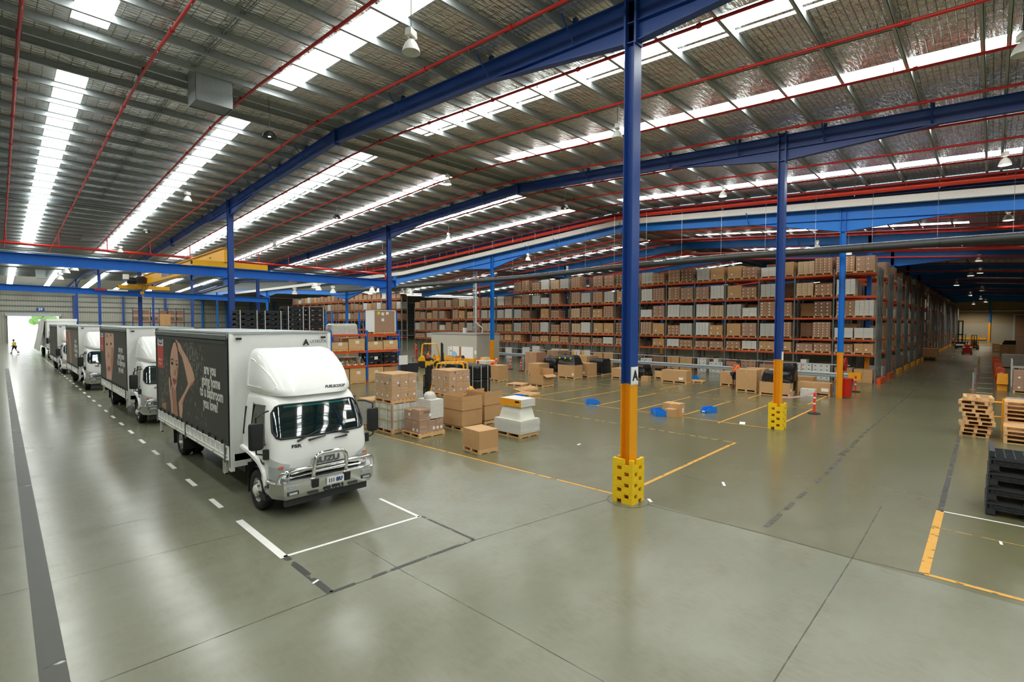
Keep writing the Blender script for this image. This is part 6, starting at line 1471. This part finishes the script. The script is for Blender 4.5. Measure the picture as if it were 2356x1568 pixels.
# ------------------------------------------------------------------ fork trucks
def forklift(loc, ang, label, body='crane', mastz=2.2, s=1., raise_=0.):
    F = tag(link('forklift', None, None, loc, ang), label, 'forklift'); F.scale = (s, s, s)
    MB().prism([(-1.05, .12), (-1.05, .85), (-.9, 1.0), (-.55, 1.02), (-.45, .6), (.25, .55), (.45, .7), (.75, .75), (.8, .15)], 'y', -.48, .48).build('truck_body', body, F)
    MB().prism([(-1.15, .12), (-1.15, .45), (-1.05, .6), (-.5, .6), (-.5, .12)], 'y', -.52, .52).build('counterweight', 'black', F)
    MB().prism([(-1.12, .62), (-1.12, .8), (-.98, .96), (-.55, .98), (-.5, .62)], 'y', -.53, .53).build('bonnet', body, F)
    b = MB()
    for y in (-.47, .47): b.tube([(-.85, y, .95), (-.75, y, 2.05), (-.6, y, 2.12), (.45, y, 2.1), (.78, y, .75)], .04, 6)
    for x in (-.55, -.35, -.15, .05, .25, .42): b.tube([(x, -.47, 2.11), (x, .47, 2.11)], .022, 5)
    b.build('overhead_guard', body, F)
    b = MB(); b.box(-.55, -.1, -.25, .25, .6, .72); b.box(-.6, -.48, -.25, .25, .7, 1.15); b.build('seat', 'black', F)
    b = MB(); b.tube([(.42, 0, .7), (.28, 0, 1.05)], .02, 5); b.tube([(.26+.06*math.cos(a), .15*math.sin(a), 1.07+.14*math.cos(a)) for a in [2*PI*i/16 for i in range(17)]], .014, 5, False); b.build('steering_wheel', 'black', F)
    b = MB()
    for y in (-.34, .24): b.box(.86, .98, y, y+.1, .08, mastz); b.box(.98, 1.06, y+.02, y+.08, .08, mastz-.1)
    for z in (.3, mastz*.55, mastz-.12): b.box(.88, .97, -.34, .34, z, z+.1)
    b.box(.9, .95, -.06, .06, .1, mastz-.2); m = b.build('mast', 'black', F)
    b = MB(); z = .25+raise_
    for zz in (z, z+.4): b.box(1.06, 1.1, -.5, .5, zz, zz+.1)
    for i in range(6): b.box(1.07, 1.1, -.5+i*.19, -.46+i*.19, z+.4, z+1.0)
    b.box(1.07, 1.1, -.5, .5, z+.98, z+1.03); b.build('load_backrest', 'black', m)
    for y in (-.35, .22): MB().prism([(1.1, z+.45), (1.15, z+.45), (1.15, z-.12), (2.15, z-.15), (2.15, z-.17), (1.1, z-.17)], 'y', y, y+.13).build('fork', 'black', m)
    for x, y, r in ((.55, -.5, .3), (.55, .5, .3), (-.72, -.42, .23), (-.72, .42, .23)):
        MB().lathe([(0, -.09), (r*.6, -.09), (r, -.06), (r, .06), (r*.6, .09), (0, .09)], (x, y, r), 'y', 18).build('wheel', 'rubber', F, smooth=40)
    return F
p = floor_pt(992, 845); F1 = (p[0], p[1]); forklift((p[0], p[1], 0), TOR+.1, 'yellow forklift with a driver in front of the site office')
person((p[0]-.3*math.cos(TOR+.1), p[1]-.3*math.sin(TOR+.1), .25), TOR+.1, 'sit', 'hivis', 'cloth', 'person in orange shirt driving the yellow forklift')
p = floor_pt(1034, 938); forklift((p[0], p[1], 0), TOR+PI-.1, 'yellow forklift half hidden behind the second brown carton cube', mastz=2.0, raise_=.3)
# site office
sx, y0, y1 = 31.7, 35.2, 42.3
so = tag(link('site_office', None, None, (sx, y0, 0)), 'grey box shaped site office standing before the racking', 'site office')
MB().box(0, 3.0, 0, y1-y0, 0, 2.85).build('office_wall', 'office', so); MB().box(-.06, 3.06, -.06, y1-y0+.06, 2.85, 2.95).build('roof_edge', 'galv', so)
def board(name, x0, ya, x1, yb, m, label, cat, d=.03):
    a, c = on_x(x0, ya, sx), on_x(x1, yb, sx); o = MB().box(sx-d, sx-.002, min(a[1], c[1]), max(a[1], c[1]), min(a[2], c[2]), max(a[2], c[2])).build(name, m); return tag(o, label, cat)
board('pin_board', 1041, 796, 1061, 823, 'corkboard', 'cork board with a map on the site office wall', 'board'); o = board('map_sheet', 1042, 796, 1057, 818, 'paper', 'paper map with a blue bay pinned to the cork board', 'map', .045)
board('whiteboard', 1061.5, 797, 1089, 826, 'paper', 'large whiteboard on the site office wall', 'whiteboard')
q = on_x(1045, 812, sx); MB().prism([(-.55, -.3), (-.1, -.38), (.35, -.3), (.45, .0), (.1, .25), (-.3, .1)], 'x', -.006, 0).build('blue_bay', 'mapblue', o, (sx-.047, q[1]-.1, q[2]))
for k, (x, y) in enumerate(((1030.5, 797), (1030.5, 802.5), (1030.5, 807.5), (1030.5, 812.5), (1036, 796), (1036, 808), (1092, 806))): board('notice_sheet', x, y, x+4.5, y+(4 if k < 4 else 9), 'paper', 'white notice sheet on the site office, '+('small one, '+ORD[k]+' down the row' if k < 4 else ('tall one beside the cork board', 'lower tall one beside the cork board', 'one past the whiteboard')[k-4]), 'notice')
tag(MB().lathe([(0, 0), (.2, 0), (.23, .5), (.24, .52), (0, .52)], (sx+1.1, 38.2, 2.95), 'z', 18).build('bucket', 'paper'), 'white bucket standing on the site office roof', 'bucket')
g = tag(link('guard_rail', None, None, (sx-.5, y0-.3, 0)), 'yellow crash rail along the foot of the site office', 'guard rail'); b = MB(); b.prism([(0, .25), (.05, .25), (.0, .33), (.05, .42), (0, .5), (.05, .55), (0, .58), (-.03, .58), (-.03, .25)], 'y', 0, 6.5); b.build('rail_beam', 'yellow', g)
for y in (0, 2.1, 4.2, 6.3): MB().box(.05, .2, y, y+.15, 0, .65).build('rail_post', 'yellow', g)
MB().box(0, 2.8, -.15, -.05, .25, .58).build('rail_return', 'yellow', g)
o = kraft(1118, 868, 1.1, 1.1, 1.2, 'big white carton with a red label before the yellow column foot', False, m='cartonwhite', tape=False); MB().box(-.556, -.55, .2, .42, .95, 1.15).build('red_label', 'redlamp', o); MB().box(-.3, .2, -.2, .3, 1.2, 1.42).build('top_box', 'pine', o)
# lattice barrier frames
for k in range(3):
    a = Vector(floor_pt(1206+30*k, 852)); o = tag(link('lattice_barrier', None, None, tuple(a), TOR), 'grey steel lattice frame, '+ORD[k]+' from the yellow column foot', 'barrier', None); b = MB(); L = 1.05
    for y in (0, .5):
        for z in (.1, 1.0): b.tube([(0, y, z*1.25), (L, y, z*1.25)], .04, 5)
        for x in (0, L): b.tube([(x, y, 0), (x, y, 1.35)], .04, 5)
        for i in range(3): b.tube([(L*i/3, y, .12), (L*(i+.5)/3, y, 1.25), (L*(i+1)/3, y, .12)], .028, 4)
    b.build('lattice_frame', 'galvdark', o)
# ------------------------------------------------------------------ right-hand stacks
SM = pallet_mb(1.02, .78).mesh('pallet', 'wood'); SM2 = pallet_mb(1.1, 1.1).mesh('pallet', 'wood')
for k in range(9):
    o = tag(link('pallet', SM, None, (24.35+R.uniform(-.08, .08), .3+R.uniform(-.07, .07), .14*k), R.uniform(-.12, .12)), 'wooden pallet in the tall narrow stack beside the aisle, '+ordn(k)+' from the bottom', 'pallet', 'tall narrow pallet stack')
o = tag(link('pallet', SM, None, (24.35, .28, .14*9+.14), .05), 'upturned pallet topping the tall narrow stack', 'pallet'); o.rotation_euler = (PI, 0, .06)
for k in range(4): tag(link('pallet', SM2, None, (23.85+R.uniform(-.02, .02), -.93, .14*k), R.uniform(-.03, .03)), 'wooden pallet in the low front stack by the picture edge, '+ORD[k]+' from the bottom', 'pallet', 'low front pallet stack')
for k in range(9): tag(link('pallet', SM2, None, (25.05+R.uniform(-.03, .03), -.95, .14*k), R.uniform(-.03, .03)), 'wooden pallet in the tall wide stack by the picture edge, '+ORD[k]+' from the bottom', 'pallet', 'tall wide pallet stack')
o = tag(link('tube_barrier', None, None, (25.9, 0, 0)), 'yellow tube barrier behind the wooden pallet stacks', 'barrier'); b = MB()
for z in (.5, 1.05): b.tube([(0, .5, z), (0, -2, z)], .035, 8)
for y in (.5, -.4, -2): b.tube([(0, y, 0), (0, y, 1.2)], .05, 8)
b.build('tube_work', 'yellow', o)
tag(MB().box(25.65, 25.7, -2, -.45, .0, 1.3).build('display_screen', 'galv'), 'grey panel with green edge behind the wide pallet stack', 'panel')
for k in range(4): fold_crate('plastic_pallet', (14.78+.02*k, -.6-.012*k, .305*k), 1.12, 1.15, .3, 'black plastic pallet by the white floor line, '+ORD[k]+' from the bottom', 'black plastic pallet stack', .02, grid=k == 3)
PS = [o for o in COL.objects if o.name.startswith('plastic_pallet')]
for o in PS:
    b = MB()
    for i in range(14): b.box(-.56+i*.08, -.545+i*.08, .575, .6, .0, .3)
    for z in (.04, .12, .2, .28): b.box(-.56, .56, .575, .605, z, z+.018)
    b.build('end_lattice', 'plastic', o)
MB().box(-.56, .5, .53, .61, .3, .42).build('raised_lip', 'plastic', PS[-1])
# rope barrier along the aisle
o = tag(link('rope_barrier', None, None, (41.0, .72, 0)), 'line of posts and yellow chain along the aisle walkway', 'barrier')
for k in range(6): MB().tube([(4.2*k, 0, 0), (4.2*k, 0, 1.05)], .035, 7).build('post', 'galv', o); MB().lathe([(0, 0), (.16, 0), (.15, .03), (0, .03)], (4.2*k, 0, 0), 'z', 12).build('foot', 'orange', o)
b = MB()
for k in range(5): b.tube([(4.2*(k+t), 0, 1.0-.35*4*t*(1-t)) for t in [i/8 for i in range(9)]], .018, 4)
b.build('chain', 'linefaint', o); o.children[-1].data.materials[0] = M('orangebox')
# yellow and orange roller barriers and the goods beside the aisle
for k in range(5):
    x = 41.9+5.6*k; o = tag(link('crash_barrier', None, None, (x, -.55+.05*k, 0)), ('yellow' if k == 0 else 'orange and grey')+' crash barrier beside the walkway, '+ORD[k]+' along', 'barrier')
    MB().box(-.12, .12, -.22, .22, 0, .45).build('foot', 'orange' if k else 'orangebox', o); MB().cbox((0, 0, .4), (.7, .5, .6), 0, .9).build('cushion', 'orangebox' if k == 0 else 'orange', o)
    MB().box(.4, 5.0, -.08, .08, .45, .75).build('rail', 'galv', o)
for k, (px, py, w, d, n, h, m, lab) in enumerate(((2330, 903, 1.15, 1.3, 4, 1.15, 'cartonpink', 'brown wrapped carton load nearest on the walkway side'), (2304, 846, 1.6, 2.4, 3, 1.1, 'cartongrey', 'long grey brown load beyond the crash barrier'), (2299, 818, 2.0, 2.6, 2, 1.3, 'kraft', 'tan box load with black film on top beside the walkway'), (2282, 809, 2.0, 2.2, 2, 1.1, 'kraft', 'tan box load at the far end of the walkway'))):
    p = floor_pt(px, py); o = cartons_mb(2, 3, n, w, d, h).build('carton_load', m, None, (p[0]+w/2, p[1]-d/2, 0)); tag(o, lab, 'pallet load'); put_pallet(o, w, d); labels_mb(2, 2, w, d, h, s=.1).each('carton_label', 'paper', o)
    if k == 2: MB().cbox((0, 0, 1.44), (1.6, 2.2, .5), 0, .8).build('black_film', 'blackwrap', o)
for k, (x, y, h, m) in enumerate(((52, -3.2, 2.3, 'cartonpink'), (56, -3.6, 2.6, 'carton'), (60, -3.2, 2.4, 'cartonpink'), (64.5, -6.2, 2.7, 'carton'), (69, -3.0, 2.6, 'cartonpink'), (75, -3.3, 2.5, 'carton'), (82, -3.2, 2.6, 'cartonpink'), (47.5, -4.9, 2.0, 'carton'))):
    o = cartons_mb(3, 4, 6, 2.2, 2.2, h).build('carton_load', m, None, (x, y, 0)); tag(o, 'tall brown carton stack right of the walkway, '+ORD[k]+(' nearest' if k else ' past the white frame'), 'pallet load'); put_pallet(o, 2.2, 2.2)
o = tag(link('wire_frame', None, None, (44.6, -1.9, 0)), 'white steel trolley frame beside the near carton load', 'trolley'); b = MB()
for y in (-.7, .9):
    for x in (0, 1.2): b.tube([(x, y, 0), (x, y, 1.75)], .035, 6)
for z in (.15, 1.25): b.tube([(0, -.7, z), (0, .9, z)], .03, 5); b.tube([(1.2, -.7, z), (1.2, .9, z)], .03, 5)
for k in range(4): b.tube([(0, -.7+.4*k, 1.25), (0, -.5+.4*k, 1.0), (0, -.3+.4*k, 1.25)], .018, 4)
b.build('frame_tube', 'whitepaint', o)
# vehicles far down the aisle
p = floor_pt(2209, 801); o = tag(link('reach_truck', None, None, (p[0], p[1], 0), PI), 'black reach truck with raised mast far down the aisle', 'reach truck'); MB().box(-.9, .6, -.65, .65, .15, 1.1).build('truck_body', 'black', o); b = MB(); b.box(.6, .9, -.35, -.15, .1, 4.6); b.box(.6, .9, .15, .35, .1, 4.6); b.box(.6, .9, -.35, .35, 2.2, 2.4); b.box(.6, .9, -.35, .35, 4.4, 4.6); b.build('mast', 'black', o)
b = MB()
for x in (-.8, .5):
    for y in (-.6, .6): b.tube([(x, y, 1.1), (x, y, 2.3)], .05, 5)
b.box(-.85, .55, -.65, .65, 2.3, 2.38); b.build('overhead_guard', 'green', o)
for y in (-.5, .5): MB().lathe([(0, -.1), (.2, -.1), (.2, .1), (0, .1)], (0, y, .2), 'y', 14).build('wheel', 'rubber', o)
MB().box(.9, .95, -.5, .5, .5, .75).build('panel', 'paper', o)
person((p[0], p[1]+.9, .15), PI, 'stand', 'hivisred', 'cloth', 'person in red shirt standing at the reach truck')
p = floor_pt(2225, 814); o = tag(link('tow_tractor', None, None, (p[0], p[1], 0), PI), 'small red tow tractor in the aisle', 'tow tractor'); MB().prism([(-.8, .1), (-.8, .95), (-.5, 1.0), (-.4, .5), (.2, .5), (.35, .95), (.7, .9), (.75, .1)], 'y', -.45, .45).build('truck_body', 'redlamp', o)
for x in (-.5, .5):
    for y in (-.42, .42): MB().lathe([(0, -.08), (.22, -.08), (.22, .08), (0, .08)], (x, y, .22), 'y', 14).build('wheel', 'rubber', o)
person((p[0]+.1, p[1], .3), PI, 'sit', 'hivisred', 'cloth', 'person in red shirt driving the red tow tractor')
p = floor_pt(2241, 803); forklift((p[0], p[1], 0), PI, 'yellow forklift beyond the red tow tractor', mastz=2.3); person((p[0]+.3, p[1], .25), PI, 'sit', 'hivisred', 'cloth', 'person in red driving the forklift far down the aisle')
p = floor_pt(2157, 828); o = kraft(2157, 829, 1.3, 1.6, .95, 'tan crate carried on the low order picker in the aisle'); o.location.z = .22
o2 = tag(link('order_picker', None, None, (o.location[0], o.location[1], 0), PI), 'low order picker truck under the tan crate', 'order picker'); MB().box(-.75, .75, -.5, .5, .06, .2).build('fork_deck', 'black', o2); MB().box(-1.6, -.85, -.55, .55, .1, 1.35).build('truck_body', 'plastic', o2)
for y in (-.35, .35): MB().lathe([(0, -.06), (.12, -.06), (.12, .06), (0, .06)], (-1.2, y, .12), 'y', 12).build('wheel', 'rubber', o2)
person((o.location[0]+2.2, o.location[1], 0), PI, 'stand', 'hivisred', 'cloth', 'person in red shirt behind the tan crate on the order picker')
# rack against the far end wall
a, c = on_y(306, 750, 124), on_y(424, 750, 124); n = 6; w = (c[0]-a[0])/n
fr = tag(link('pallet_rack', None, None, (a[0], 124, 0)), 'small blue and orange rack against the far end wall', 'pallet rack')
for k in range(n+1): upright(MB(), w*k-.05, 0, .1, 6.9, False).build('upright_frame', 'brightblue', fr)
for z in (2.8, 4.3, 5.6):
    MB().box(0, w*n, -.06, .0, z-.12, z).build('beam', 'orange', fr)
q = 0
for k in range(n):
    for z in (4.3, 5.6):
        if (k + (z > 5)) % 5 == 3: continue
        tag(cartons_mb(2, 2, 1, w*.7, 1., .75, 0).build('carton', 'cartondark', None, (a[0]+w*(k+.5), 124.5, z)), 'dark carton on the far end wall rack, '+('upper' if z > 5 else 'lower')+' shelf, '+ORD[k]+' bay', 'carton'); q += 1
tag(cartons_mb(2, 2, 3, w*1.15, 1.2, 2.4, 0).build('carton_stack', 'kraft', None, (on_y(380, 745, 122.5)[0], 122.5, 3.2)), 'tall orange brown carton stack before the far end wall rack', 'carton stack')
tag(MB().box(on_y(380, 745, 122.5)[0]-.8, on_y(380, 745, 122.5)[0]+.8, 121.9, 123.1, 0, 3.2).build('carton_stack', 'cartondark'), 'dark stack under the tall orange brown cartons', 'carton stack')
